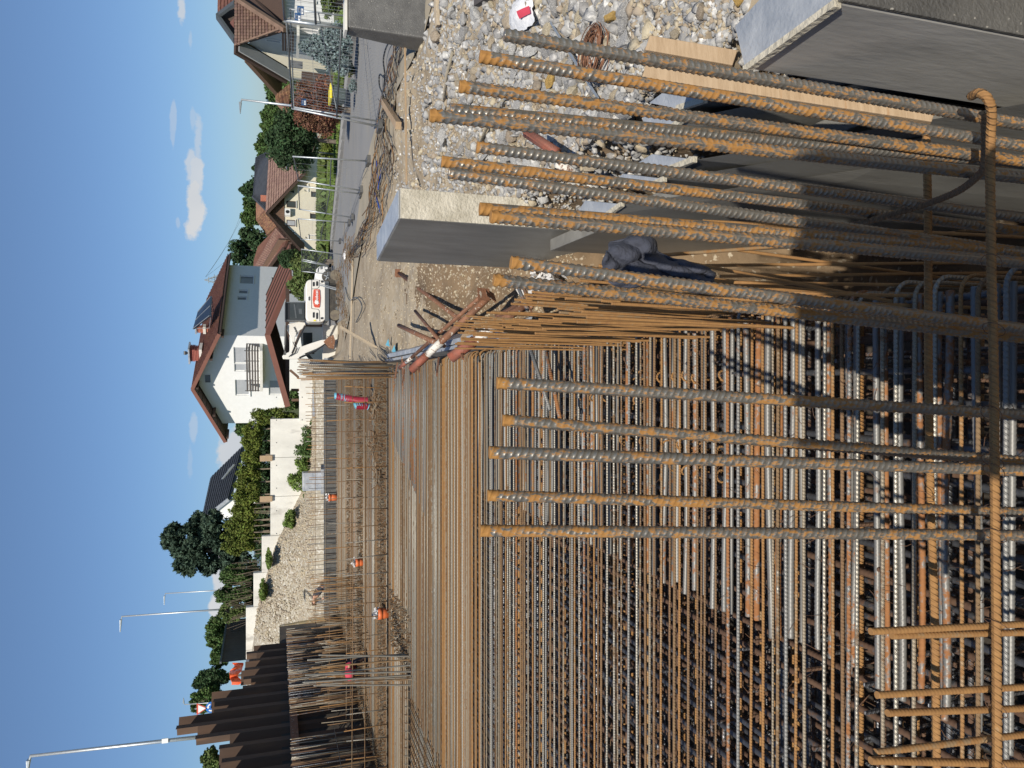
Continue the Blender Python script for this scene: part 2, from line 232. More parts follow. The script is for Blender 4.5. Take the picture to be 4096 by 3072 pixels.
# ------------------------------------------------------------------ builders
COL = scene.collection
WL = {}
class MB:
    def __init__(s): s.v = []; s.f = []; s.uv = {}
    def quad(s, a, b, c, d): n = len(s.v); s.v += [tuple(a), tuple(b), tuple(c), tuple(d)]; s.f.append((n, n+1, n+2, n+3)); return s
    def poly(s, pts): n = len(s.v); s.v += [tuple(p) for p in pts]; s.f.append(tuple(range(n, n+len(pts)))); return s
    def hull8(s, b, t):     # bottom 4, top 4
        n = len(s.v); s.v += [tuple(p) for p in b]+[tuple(p) for p in t]
        for q in ((3, 2, 1, 0), (4, 5, 6, 7), (0, 1, 5, 4), (1, 2, 6, 5), (2, 3, 7, 6), (3, 0, 4, 7)): s.f.append(tuple(n+i for i in q))
        return s
    def box(s, c, size, rz=0, ax=None):
        c = Vector(c); hx, hy, hz = (v/2 for v in size)
        if ax is None: X, Y, Z = Vector((math.cos(rz), math.sin(rz), 0)), Vector((-math.sin(rz), math.cos(rz), 0)), Vector((0, 0, 1))
        else: X, Y, Z = ax
        q = [(-1, -1), (1, -1), (1, 1), (-1, 1)]
        return s.hull8([c+X*hx*a+Y*hy*b-Z*hz for a, b in q], [c+X*hx*a+Y*hy*b+Z*hz for a, b in q])
    def bar(s, p0, p1, w, h, up=(0, 0, 1)):   # rectangular bar between two points
        p0, p1 = Vector(p0), Vector(p1); d = (p1-p0); l = d.length; d.normalize(); u = Vector(up)
        if abs(d.dot(u)) > .98: u = Vector((1, 0, 0))
        x = d.cross(u).normalized(); u = x.cross(d).normalized()
        return s.box((p0+p1)/2, (w, l, h), ax=(x, d, u))
    def prism(s, pts, off):   # polygon pushed along a vector
        pts = [Vector(p) for p in pts]; off = Vector(off); n = len(s.v); k = len(pts)
        s.v += [tuple(p) for p in pts]+[tuple(p+off) for p in pts]
        s.f.append(tuple(range(n, n+k))); s.f.append(tuple(n+k+i for i in reversed(range(k))))
        for i in range(k): j = (i+1) % k; s.f.append((n+i, n+k+i, n+k+j, n+j))
        return s
    def tube(s, pts, r, n=8, caps=True):
        pts = [Vector(p) for p in pts]; base = len(s.v); L = 0.0; rr = r if isinstance(r, (list, tuple)) else [r]*len(pts)
        t = (pts[1]-pts[0]).normalized(); u = Vector((0, 0, 1)) if abs(t.z) < .9 else Vector((1, 0, 0)); u = (u-t*u.dot(t)).normalized()
        for i, p in enumerate(pts):
            if i: L += (p-pts[i-1]).length
            tt = (pts[min(i+1, len(pts)-1)]-pts[max(i-1, 0)]).normalized(); u = (u-tt*u.dot(tt)).normalized(); w = tt.cross(u)
            for k in range(n+1):
                a = 2*math.pi*k/n; s.uv[len(s.v)] = (k/n, L); s.v.append(tuple(p+(u*math.cos(a)+w*math.sin(a))*rr[i]))
        m = n+1
        for i in range(len(pts)-1):
            for k in range(n): a = base+i*m+k; s.f.append((a, a+1, a+m+1, a+m))
        if caps: s.f.append(tuple(base+k for k in reversed(range(n)))); e = base+(len(pts)-1)*m; s.f.append(tuple(e+k for k in range(n)))
        return s
    def mesh(s, name, mat, origin=(0, 0, 0), smooth=False):
        me = bpy.data.meshes.new(name); o = Vector(origin)
        me.from_pydata([(v[0]-o.x, v[1]-o.y, v[2]-o.z) for v in s.v], [], s.f); me.materials.append(M[mat] if isinstance(mat, str) else mat)
        if s.uv:
            ul = me.uv_layers.new(name='UVMap'); li = np.empty(len(me.loops), dtype=np.int32); me.loops.foreach_get('vertex_index', li)
            arr = np.zeros((len(s.v), 2), dtype=np.float32)
            for k, v in s.uv.items(): arr[k] = v
            ul.data.foreach_set('uv', arr[li].ravel())
        if smooth: me.polygons.foreach_set('use_smooth', [True]*len(me.polygons))
        me.update(); return me
    def build(s, name, mat, parent=None, smooth=False, label=None, cat=None, group=None, kind=None, bevel=0):
        if parent is not None: o = WL[parent.name]
        else:
            a = np.array(s.v); o = Vector(((a[:, 0].min()+a[:, 0].max())/2, (a[:, 1].min()+a[:, 1].max())/2, a[:, 2].min()))
            if kind: o = Vector((0, 0, 0))
        ob = bpy.data.objects.new(name, s.mesh(name, mat, o, smooth)); COL.objects.link(ob)
        if parent is not None: ob.parent = parent
        else: ob.location = o
        WL[ob.name] = Vector(o); tag(ob, label, cat, group, kind)
        if bevel:
            md = ob.modifiers.new('bevel', 'BEVEL'); md.width = bevel; md.segments = 2; md.limit_method = 'ANGLE'
        return ob
def tag(o, label=None, cat=None, group=None, kind=None):
    if label: o['label'] = label
    if cat: o['category'] = cat
    if group: o['group'] = group
    if kind: o['kind'] = kind
    return o
def thing(name, label, cat, loc, group=None):
    o = bpy.data.objects.new(name, None); o.empty_display_size = .2; COL.objects.link(o); o.location = loc; WL[o.name] = Vector(loc)
    return tag(o, label, cat, group)
def inst(name, me, loc, parent=None, rot=None, scale=None, label=None, cat=None, group=None, kind=None):
    o = bpy.data.objects.new(name, me); COL.objects.link(o)
    WL[o.name] = Vector(loc)
    if parent is not None: o.parent = parent; o.location = Vector(loc)-WL[parent.name]
    else: o.location = loc
    if rot is not None: o.rotation_euler = rot
    if scale is not None: o.scale = scale
    return tag(o, label, cat, group, kind)
def copy_thing(root, delta, label=None):
    r = root.copy(); COL.objects.link(r); r.location = Vector(root.location)+Vector(delta); WL[r.name] = Vector(r.location)
    if label: r['label'] = label
    for ch in root.children:
        c = ch.copy(); COL.objects.link(c); c.parent = r
        for g in ch.children: d = g.copy(); COL.objects.link(d); d.parent = c
    return r
def npmesh(name, V, Q, mat):
    me = bpy.data.meshes.new(name); k = Q.shape[1]
    me.vertices.add(len(V)); me.vertices.foreach_set('co', V.astype(np.float32).ravel())
    me.loops.add(Q.size); me.loops.foreach_set('vertex_index', Q.astype(np.int32).ravel())
    me.polygons.add(len(Q)); me.polygons.foreach_set('loop_start', np.arange(0, Q.size, k, dtype=np.int32)); me.polygons.foreach_set('loop_total', np.full(len(Q), k, dtype=np.int32))
    me.update(calc_edges=True); me.materials.append(M[mat]); return me
def leaves(centers, size, flat=0.0, long=1.0, direction=None):
    """leaf-sized quads round the given centres"""
    n = len(centers); a = np.random.normal(size=(n, 3)); a[:, 2] *= 1-flat
    if direction is not None: a = a*.45+direction
    a /= np.linalg.norm(a, axis=1)[:, None]+1e-9
    b = np.random.normal(size=(n, 3)); b -= a*(a*b).sum(1)[:, None]; b /= np.linalg.norm(b, axis=1)[:, None]+1e-9
    s = size*(.55+.9*np.random.rand(n))[:, None]; A = a*s*long*.5; B = b*s*.32
    V = np.stack([centers-A, centers+B-A*.1, centers+A, centers-B-A*.1], 1).reshape(-1, 3)
    return V, np.arange(4*n).reshape(-1, 4)
def leafobj(name, centers, size, mat, parent=None, **kw):
    V, Q = leaves(centers, size, **kw); o = WL[parent.name] if parent is not None else Vector((0, 0, 0))
    return inst(name, npmesh(name, V-np.array(o), Q, mat), o, parent)
def clumped(n, center, radii, clumps=14, spread=.33, low=0, hollow=.35):
    c = np.random.normal(size=(clumps, 3)); c /= np.linalg.norm(c, axis=1)[:, None]; c *= (hollow+(1-hollow)*np.random.rand(clumps)[:, None]**.5)*.78
    k = np.random.randint(0, clumps, n); d = np.random.normal(size=(n, 3)); d /= np.linalg.norm(d, axis=1)[:, None]
    rad = spread*(.6+.6*np.random.rand(clumps))
    p = c[k]+d*(rad[k]*(np.random.rand(n)**.42))[:, None]
    return p*np.array(radii)+np.array(center)

# ------------------------------------------------------------------ ground
def smooth(a, b, x): t = np.clip((x-a)/(b-a), 0, 1); return t*t*(3-2*t)
def fbm(x, y, s=1.0, seed=0):
    r = 0
    for i, (f, a) in enumerate(((.35, 1), (.8, .5), (1.7, .27), (3.9, .13), (7.7, .07))):
        f = f/s; r = r+a*np.sin(f*x*1.3+1.7*i+seed+np.sin(f*y*1.1+i*2.1))*np.cos(f*y*1.2-i+seed*.7+np.sin(f*x*.9+i))
    return r
EDGE = .5
def wallz(x): return np.interp(x, [-16, -14, -11, -8.5, -7, -5.9, -4, 0, 3], [3.8, 3.55, 3.15, 2.35, 1.6, 1.0, .6, .5, .3])
def groundz(x, y):
    x = np.asarray(x, float); y = np.asarray(y, float)
    base = -.12-.042*np.maximum(0, y-22)*smooth(-2, 3, x)
    base = np.where(y > 100, base-0*y, base); base = np.maximum(base, -3.4)
    right = base+.05*fbm(x, y)*smooth(2, 7, 20-y)*(1-smooth(6.0, 7.5, x))
    # rubble bank, highest along the debris line, falling to the wet trench beside the formwork
    bank = .22*smooth(2.2, 4.5, x)*(1-smooth(5.2, 7.2, x))*(1-smooth(13, 17, y))
    right = right+bank
    edge = 1.55+.10*np.clip(y-3, 0, 8)+.12*fbm(x, y, .6, 2)
    tr = 1-smooth(edge-.75, edge+.55, x); nb_ = 1-smooth(8.6, 10.0, y); tr = tr*(1-nb_)+(1-smooth(1.72, 2.12+.05*fbm(x, y, .5, 4), x))*nb_
    depth = 1.25*(1-smooth(8.2, 13.5, y))+2.3*(1-smooth(6.3, 9.2, y))
    right = right-tr*depth+.085*fbm(x, y, .28, 5)*(1-smooth(5.6, 6.6, x))*(1-smooth(16, 26, y))
    # left of the raft and beyond it
    z = right
    far = wallz(x)
    slope = .55+(far-.55)*smooth(36.2, 40.7, y)+.06*fbm(x, y, .8, 1)
    back = np.where(y < 36.0, -.1, slope)
    back = np.where(y > 41.2, 2.25+np.clip(-x-6, 0, 8)*.16, back)
    wl = 1-smooth(.9, 1.6, x)
    wl = np.where(y > 41.2, 1-smooth(-2.2, -1.9, x), wl)
    z = z*(1-wl)+back*wl*(y > 33)+z*wl*(y <= 33)
    pit = (x < EDGE) & (x > -10.4) & (y < 33.5) & (y > -2)
    z = np.where(pit, -1.9, z)
    left = (x <= -10.4) & (y < 34)
    z = np.where(left, 2.2, z)
    return z
def gz(x, y): return float(groundz(x, y))
def ground_at(x, y):
    z = 0.0
    for k in range(14): p = PZ(x, y, z); z = z*.5+.5*gz(p.x, p.y)
    p = PZ(x, y, z); return Vector((p.x, p.y, gz(p.x, p.y)))
xs = np.unique(np.concatenate([[-900, -400, -200, -120, -80, -60], np.arange(-45, -10.5, 2.5), [-10.45, -10.35], np.arange(-10, .2, .6), [.2, .49, .51], np.arange(.6, 8, .11), np.arange(8, 16, .5), np.arange(16, 60, 4), [80, 120, 200, 400, 900]]))
ys = np.unique(np.concatenate([[-60, -20, -6, -2.1, -1.9], np.arange(-1, 1, .5), np.arange(1, 16, .11), np.arange(16, 33, .45), [33.4, 33.6], np.arange(34, 42, .4), [41.1, 41.3], np.arange(43, 100, 3), [120, 160, 250, 400, 700, 1200, 2500]]))
GX, GY = np.meshgrid(xs, ys); GZ = groundz(GX, GY)
V = np.stack([GX, GY, GZ], -1).reshape(-1, 3); nx = len(xs)
i, j = np.meshgrid(np.arange(nx-1), np.arange(len(ys)-1)); a = (j*nx+i).ravel()
Q = np.stack([a, a+1, a+nx+1, a+nx], 1)
me = npmesh('ground', V, Q, 'soil'); me.polygons.foreach_set('use_smooth', [True]*len(me.polygons))
for nm in ('mud', 'gravelslope', 'field', 'yellowsoil', 'earth'): me.materials.append(M[nm])
cx = (GX[:-1, :-1]+GX[1:, 1:]).ravel()/2; cy = (GY[:-1, :-1]+GY[1:, 1:]).ravel()/2
mi = np.zeros(len(Q), dtype=np.int32); mi[(cx < EDGE) & (cy < 33.5)] = 1
mi[(cx < 1.2) & (cy > 36.1) & (cy < 41.3)] = 2; mi[(cy > 48)] = 3; mi[(cx > 14)] = 3; mi[(cx < -10.4) & (cy < 34)] = 3; mi[(cx < .5) & (cy > 41.3)] = 3
mi[(cx < 1.2) & (cy >= 33.5) & (cy <= 36.1)] = 4
ed = fbm(cx, cy, .35, 3)*.5; mi[(cx > EDGE) & (cx < 2.15+ed) & (cy > .5) & (cy < 13.5+3*ed)] = 5
me.polygons.foreach_set('material_index', mi)
inst('ground', me, (0, 0, 0), kind='structure')

def sheet(name, path, mat, dz, nseg=1, kind='structure', sides=10):
    """strip that lies on the ground; path = list of (left point, right point)"""
    mb = MB(); rows = []
    for (l, r) in path:
        row = []
        for k in range(sides+1):
            t = k/sides; x = l[0]+(r[0]-l[0])*t; y = l[1]+(r[1]-l[1])*t; row.append((x, y, gz(x, y)+dz))
        rows.append(row)
    n = len(mb.v)
    for row in rows: mb.v += row
    s1 = sides+1
    for i in range(len(rows)-1):
        for k in range(sides): a = n+i*s1+k; mb.f.append((a, a+1, a+s1+1, a+s1))
    return mb.build(name, mat, kind=kind, smooth=True)
def lerp_path(pts, step=1.0):
    out = []
    for (a, b), (c, d) in zip(pts, pts[1:]):
        L = max(math.dist(a, c), math.dist(b, d)); k = max(1, int(L/step))
        for i in range(k):
            t = i/k; out.append(((a[0]+(c[0]-a[0])*t, a[1]+(c[1]-a[1])*t), (b[0]+(d[0]-b[0])*t, b[1]+(d[1]-b[1])*t)))
    out.append(pts[-1]); return out
road_pts = [((7.6, 6), (13.5, 6)), ((6.8, 13), (12.6, 16)), ((6.0, 20), (11.9, 25)), ((4.6, 26), (11.2, 33)), ((2.9, 33), (9.8, 42)), ((3.5, 44), (8.8, 52)), ((3.5, 60), (8.0, 66)), ((5, 100), (9, 104))]
sheet('road', lerp_path(road_pts), 'road', .03)
sheet('dusty_road_edge', lerp_path([((a[0]-1.1, a[1]), (a[0]+.5, a[1]+.2)) for a, b in road_pts[:5]]), 'dust', .045)
sheet('pavement', lerp_path([((b[0]+.02, b[1]), (b[0]+1.3, b[1]+.6)) for a, b in road_pts[:6]]), 'pave', .14)
sheet('lawn', lerp_path([((b[0]+1.32, b[1]+.6), (b[0]+9, b[1]+4)) for a, b in road_pts]), 'lawn', .16)
sheet('meadow', [((4.5, 66), (24, 66)), ((3, 82), (24, 82))], 'lawn', .2, sides=12)
# kerb stones along the far side of the road
kb = thing('kerb', 'row of pale concrete kerb stones along the far side of the road', 'kerb', (11.9, 25, gz(11.9, 25)))
rp = lerp_path([(b, b) for a, b in road_pts[:6]], .98); prev = None
for i in range(len(rp)-1):
    p, q = Vector((*rp[i][0], 0)), Vector((*rp[i+1][0], 0)); d = (q-p); c = (p+q)/2
    mb = MB(); mb.box((c.x, c.y, gz(c.x, c.y)+.08), (.14, d.length-.03, .16), rz=-math.atan2(d.x, d.y)); mb.build('kerb_stone', 'pave', kb)
# grass blades on the lawn
n = 16000; t = np.random.rand(n); yv = 8+t*52; bx = np.interp(yv, [6, 16, 25, 33, 42, 52, 66, 104], [13.5, 12.6, 11.9, 11.2, 9.8, 8.8, 8, 9])+1.4+np.random.rand(n)**1.5*5.5
cz = groundz(bx, yv)+.2; Vv, Qq = leaves(np.stack([bx, yv, cz], 1), .16, direction=np.array([0, 0, 1.0]))
inst('grass', npmesh('grass', Vv, Qq, 'leafbright'), (0, 0, 0), kind='stuff')
n = 7000; yv = 62+np.random.rand(n)*20; xv = 6+np.random.rand(n)*14; Vv, Qq = leaves(np.stack([xv, yv, groundz(xv, yv)+.45], 1), .7, direction=np.array([0, 0, 1.0]))
inst('tall_grass', npmesh('tall_grass', Vv, Qq, 'bamboo'), (0, 0, 0), kind='stuff')
# far hills
def hill(name, pts, Y, mat, depth=120):
    mb = MB(); top = [PY(x, y, Y) for x, y in pts]; zs = -6
    for a, b in zip(top, top[1:]):
        mb.quad((a.x*.93, Y-depth, zs), (b.x*.93, Y-depth, zs), b, a); mb.quad(a, b, (b.x*1.05, Y+depth, zs), (a.x*1.05, Y+depth, zs))
    return mb.build(name, mat, kind='structure')
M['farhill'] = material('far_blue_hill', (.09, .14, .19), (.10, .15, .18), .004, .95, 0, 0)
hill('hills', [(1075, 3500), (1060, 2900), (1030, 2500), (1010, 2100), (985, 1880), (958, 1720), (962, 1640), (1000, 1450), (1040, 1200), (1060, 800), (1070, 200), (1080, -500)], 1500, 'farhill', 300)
# ------------------------------------------------------------------ rebar
def ribbed_mesh(name, L, r, pitch, mat, n=18, per=5, h=None, z0=0.0, slant=1.15):
    h = h or r*.13; nzr = int(L/pitch*per); z = np.linspace(z0, z0+L, nzr+1); th = np.arange(n)*2*np.pi/n
    Z, T = np.meshgrid(z, th, indexing='ij'); half = np.sin(T); ph = Z/pitch*2*np.pi+np.where(half > 0, 1, -1)*(T % np.pi)*slant*2
    rib = np.clip(np.cos(ph)*1.9-.85, 0, 1)*np.abs(half)**.45*h
    lon = np.clip(1-np.abs(half)/.32, 0, 1)*h*.9; RR = r+np.maximum(rib, lon)
    V = np.stack([RR*np.cos(T), RR*np.sin(T), Z], -1).reshape(-1, 3)
    i, j = np.meshgrid(np.arange(nzr), np.arange(n), indexing='ij'); a = (i*n+j).ravel(); b = (i*n+(j+1) % n).ravel()
    Q = np.stack([a, b, b+n, a+n], 1); me = npmesh(name, V, Q, mat)
    import bmesh; bm = bmesh.new(); bm.from_mesh(me); bm.verts.ensure_lookup_table()
    bm.faces.new([bm.verts[nzr*n+k] for k in range(n)]); bm.faces.new([bm.verts[k] for k in reversed(range(n))]); bm.to_mesh(me); bm.free()
    me.polygons.foreach_set('use_smooth', [len(p.vertices) == 4 for p in me.polygons]); return me
def aim(o, p0, p1, spin=0.0):
    d = (Vector(p1)-Vector(p0)).normalized(); q = d.to_track_quat('Z', 'Y'); o.rotation_mode = 'QUATERNION'
    from mathutils import Quaternion; o.rotation_quaternion = q @ Quaternion((0, 0, 1), spin)
big = ribbed_mesh('starter_bar', 2.45, .0132, .0158, 'bar_big', n=26, per=6, h=.0028)
GF = 'thick starter bars standing in front of the raft'
# (label, top x,y, low x,y, axis depth top, low, spin, share rust)
FG = [
 ('thick dark starter bar farthest right, its top against the white bag', 2016, 139, 4096, 498, 1.68, 1.95, 1.5),
 ('thick starter bar second from the right, top end cut slanting and orange', 1918, 226, 4096, 585, 1.68, 1.95, .3),
 ('thick grey starter bar with a herringbone rib line facing the camera, third from the right', 1837, 345, 4096, 645, 1.70, 2.0, 1.2),
 ('tallest starter bar, dark grey with a collar-like lump near its top', 1719, 461, 4096, 712, 1.62, 1.92, 1.55),
 ('starter bar tied just behind the tallest one, its top a little lower', 1800, 440, 4096, 655, 1.74, 2.05, .4),
 ('orange speckled starter bar between the tallest bar and the close pair', 1907, 588, 4096, 870, 1.80, 2.1, .5),
 ('upper bar of the close pair left of the orange speckled bar, pale streaked ribs', 1766, 646, 4096, 925, 1.92, 2.25, .2),
 ('lower bar of the close pair in front of the standing precast block', 1793, 692, 4096, 1010, 1.84, 2.15, .7),
 ('rear bar of the doubled starter in front of the precast block', 1918, 836, 4096, 1010, 1.74, 2.1, .1),
 ('front bar of the doubled starter, heavy orange stripe along its edge', 1962, 866, 4096, 1052, 1.62, 1.95, 1.0),
 ('orange topped starter bar crossing the dark hanging jacket', 2043, 1049, 4096, 1316, 1.62, 1.92, .2),
 ('clean silver starter bar beside the bundle of thin orange bars', 1974, 1119, 4096, 1352, 1.68, 1.98, .9),
 ('starter bar just right of the picture middle with an orange lower edge', 1987, 1531, 4096, 1659, 1.66, 1.9, -1.2),
 ('starter bar with a rust line down its middle, leaning across the next one', 2010, 1680, 4096, 1846, 1.74, 1.95, -1.55),
 ('starter bar left of the leaning one, broken chain of rust blots', 1957, 1809, 4096, 1882, 1.64, 1.88, -.9),
 ('slim looking starter bar with paired rust marks, second from the left of the thick row', 1950, 1981, 4096, 2049, 1.80, 2.08, -1.1),
 ('leftmost thick starter bar, dark top half and rust blots below', 1920, 2122, 4096, 2141, 1.70, 1.95, -1.0)]
for lab, x0, y0, x1, y1, d0, d1, spin in FG:
    a, b = P(x0, y0, d0), P(x1, y1, d1); o = inst('starter_bar', big, a, label=lab, cat='steel bar', group=GF); aim(o, a, b, spin)
small = ribbed_mesh('short_starter_bar', 1.5, .0076, .0105, 'bar_orange', n=12, per=5)
GS = 'short rusty bars in the lower left corner'
for lab, x0, y0, x1, y1, d0, d1 in [
 ('thin orange bar beside its twin, nearest to the thick row, cut end facing up', 3482, 2526, 4096, 2496, 1.62, 1.75),
 ('shorter twin of the orange bar nearest to the thick row', 3567, 2543, 4096, 2530, 1.64, 1.76),
 ('thin rusty bar bending away below the twin bars', 3507, 2780, 4096, 2748, 1.62, 1.75),
 ('straight thin rusty bar with the lowest cut end of the left group', 3549, 2852, 4096, 2834, 1.62, 1.74),
 ('thin rusty bar leaning strongly toward the middle of the left group', 3500, 3010, 4096, 2938, 1.62, 1.76),
 ('thin rusty bar at the very left edge of the view', 3482, 3042, 4096, 3056, 1.60, 1.73)]:
    a, b = P(x0, y0, d0), P(x1, y1, d1); o = inst('short_starter_bar', small, a, label=lab, cat='steel bar', group=GS); aim(o, a, b, random.random()*3)
def ribtube(pts, r, seg=.004, n=10, pitch=.012, h=.0012):
    """bent ribbed bar: a smooth path sampled densely, the radius pulsing with slanting ribs"""
    pts = [Vector(p) for p in pts]; path = []
    for i in range(len(pts)-1):
        p0 = pts[max(i-1, 0)]; p1 = pts[i]; p2 = pts[i+1]; p3 = pts[min(i+2, len(pts)-1)]; k = max(2, int((p2-p1).length/seg))
        for j in range(k):
            t = j/k; path.append(.5*((2*p1)+(p2-p0)*t+(2*p0-5*p1+4*p2-p3)*t*t+(3*p1-p0-3*p2+p3)*t**3))
    path.append(pts[-1]); mb = MB(); mb.tube(path, r, n); L = 0; m = n+1
    for i, p in enumerate(path):
        if i: L += (p-path[i-1]).length
        for k in range(m):
            v = Vector(mb.v[i*m+k]); a = 2*math.pi*(k % n)/n; w = max(0, math.cos(2*math.pi*L/pitch+2*a)*1.4-.4)
            mb.v[i*m+k] = tuple(v+(v-p).normalized()*h*w)
    return mb
mb = ribtube([P(3885, 385, 1.70), P(3915, 372, 1.66), P(3950, 395, 1.64), P(3966, 450, 1.66), P(3962, 560, 1.70), P(3961, 768, 1.73), P(3966, 1100, 1.74), P(3975, 1500, 1.72), P(3980, 2100, 1.70), P(3986, 2700, 1.66), P(3988, 3200, 1.64)], .0098, pitch=.0125, h=.0015)
mb.build('tie_bar', 'bar_orange', smooth=True, label='rusty cross bar hooked round the thick starters along the lower edge of the view', cat='steel bar')
mb = ribtube([P(3925, 455, 1.74), P(3940, 500, 1.76), P(3938, 640, 1.80), P(3915, 700, 1.84), P(3800, 780, 1.95), P(3560, 860, 2.1), P(3250, 945, 2.3)], .009, h=.0013)
mb.build('bent_bar', 'bar_brown', smooth=True, label='thin dark bent bar running diagonally behind the thick starters', cat='steel bar')
mb = ribtube([P(3705, 520, 2.15), P(3712, 900, 2.12), P(3714, 1500, 2.06), P(3722, 2000, 2.04), P(3738, 2500, 2.0), P(3748, 3250, 1.98)], .0105, pitch=.014, h=.0016)
mb.build('cross_bar', 'bar_orange', smooth=True, label='thick orange cross bar behind the row of starters', cat='steel bar')
# wire loops tied round crossings
wi = thing('tie_wires', 'thin dark wire loops tied round the crossings of the lower cross bar', 'wire', P(3965, 1300, 1.72))
for (x, y, d) in [(3965, 1050, 1.71), (3975, 1318, 1.71), (3965, 1655, 1.70), (3970, 1845, 1.70), (3975, 1885, 1.68), (3978, 2050, 1.7), (3980, 2141, 1.68), (3985, 2497, 1.66), (3985, 2835, 1.65), (3985, 3050, 1.64), (3700, 1985, 1.98), (3780, 2040, 1.93)]:
    c = P(x, y, d+.02); mb = MB(); a = random.uniform(.4, 1.0); path = []
    for k in range(15):
        t = k/14*2*math.pi; path.append(c+Vector((math.cos(t)*.021*math.cos(a), math.sin(t)*.026, math.cos(t)*.024*math.sin(a))))
    mb.tube(path, .0009, 5); mb.build('wire_loop', 'wire', wi)

# ---- the raft: layers of bars tied into one mat
mat_ = thing('rebar_mat', 'huge tied mat of crossing reinforcement bars filling the pit', 'reinforcement', (-2.5, 8, -.1))
X1 = .40
def hookbar(name, x0, r, mat, x1=X1, drop=.5, n=8, bend=.07):
    mb = MB(); pts = [(x0, 0, 0)]; k = 8
    for i in range(1, k): pts.append((x0+(x1-bend-x0)*i/k, random.uniform(-1, 1)*r*.25, random.uniform(-1, 1)*r*.2))
    for i in range(6): a = math.pi/2*i/5; pts.append((x1-bend+math.sin(a)*bend, 0, -bend+math.cos(a)*bend))
    pts.append((x1, 0, -drop)); mb.tube(pts, r, n); return mb.mesh(name, mat, smooth=True)
thickm = []
for k in range(9):
    L = 1.62+random.uniform(-.04, .03); rr_ = (.0122, .0145, .0158)[k//3]; rb = ribbed_mesh('main_bar', L, rr_, .021, 'bar_silver', n=10, per=4, h=.0026)
    co_ = np.empty(len(rb.vertices)*3, dtype=np.float32); rb.vertices.foreach_get('co', co_); co_ = co_.reshape(-1, 3); co_[:, 0] += .007*np.sin(co_[:, 2]*random.uniform(2, 5)+k); co_[:, 1] += .005*np.sin(co_[:, 2]*random.uniform(2, 6)+2*k); rb.vertices.foreach_set('co', co_.ravel()); thickm.append((rb, L))
midm = [ribbed_mesh('main_bar', 1.62, .0115, .016, 'bar_silver', n=8, per=4, h=.002) for k in range(2)]
nb = 0; Y = 1.62
while Y < 9.0:       # near right: thick clean bars
    g3 = 0 if Y < 2.9 else 1 if Y < 4.2 else 2; me, L = random.choice(thickm[g3*3:g3*3+3]); y = Y+random.uniform(-.02, .02)
    if random.random() < .22: me = random.choice(midm)
    o = inst('main_bar', me, (X1-.05, y, random.uniform(-.006, .004)), mat_); o.rotation_mode = 'XYZ'; o.rotation_euler = (random.uniform(0, 6), 0, 0)
    q = Vector((-1, random.uniform(-.014, .014), 0)); aim(o, (0, 0, 0), q, random.uniform(0, 6)); nb += 1
    Y += (.082 if Y < 2.9 else .098 if Y < 4.2 else .122)*random.uniform(.8, 1.22)
thin = [hookbar('distribution_bar', -5.6+random.uniform(-.3, .3), r, mt) for r, mt in ((.0085, 'bar_mixed'), (.0085, 'bar_brown'), (.0095, 'bar_mixed'), (.0095, 'bar_silver'), (.006, 'bar_brown'), (.0075, 'bar_orange'))]
Y = 1.75; k = 0
while Y < 10.6:     # thinner bars that reach the left edge
    me = (thin[5] if random.random() < .6 else thin[1]) if 8.95 < Y < 9.35 else random.choice(thin if Y < 8.5 else thin[:3]+thin[5:]); o = inst('distribution_bar', me, (random.uniform(-.02, .02), Y, .026+random.uniform(0, .012)), mat_)
    o.rotation_euler = (random.uniform(-.05, .05), 0, random.uniform(-.006, .006)); Y += random.uniform(.045, .14) if Y < 6.5 else random.uniform(.06, .13) if Y < 8.9 else random.uniform(.03, .04) if Y < 9.6 else random.uniform(.04, .075)
    k += 1
# far half: hundreds more of the same bars
far = {'bar_mixed': MB(), 'bar_brown': MB(), 'bar_silver': MB(), 'bar_orange': MB()}
Y = 10.6
while Y < 16.2:
    band = math.sin(Y*2.1)+math.sin(Y*5.3+1)
    mt = 'bar_orange' if (Y < 10.9 or band > 1.7) else random.choice(['bar_mixed', 'bar_mixed', 'bar_brown'])
    x0 = -5.6-random.uniform(0, .3) if Y < 13.8 else -12.0
    z = .012+random.uniform(0, .012); far[mt].tube([(x0, Y, z), ((x0+X1)/2, Y+random.uniform(-.01, .01), z), (X1-.03, Y, z), (X1, Y, z-.05), (X1, Y, -.3)], .008, 5)
    if 12.0 < Y < 16.0 and int(Y*1000) % 2: far['bar_silver'].tube([(-1.0-(16.2-Y)*.28, Y+.02, z+.02), (-.3, Y+.03, z+.01), (X1-.02, Y+.02, z+.02)], .0085, 5)
    Y += random.uniform(.058, .085)
Y = 16.65
while Y < 33.3:
    mt = random.choice(['bar_mixed', 'bar_mixed', 'bar_brown', 'bar_mixed', 'bar_brown', 'bar_silver'] if Y > 18 else ['bar_mixed', 'bar_brown'])
    z = .0+random.uniform(0, .012); x1 = X1 if Y < 28 else .6
    far[mt].tube([(-9.9, Y, z), (x1, Y, z)], .0095, 4); Y += random.uniform(.08, .115)
for x in np.arange(-9.8, -5.7, .155):
    far['bar_brown'].tube([(x, 6.5, -.03), (x, 13.8, -.02), (x, 13.9, .07)], .012, 5)
for y in np.arange(6.5, 13.9, .09): far['bar_mixed'].tube([(-9.9, y, -.06), (-5.5, y, -.06)], .012, 4)
for kx, b in far.items(): b.build('far_bar', kx, mat_, smooth=True, kind='stuff', label=None)
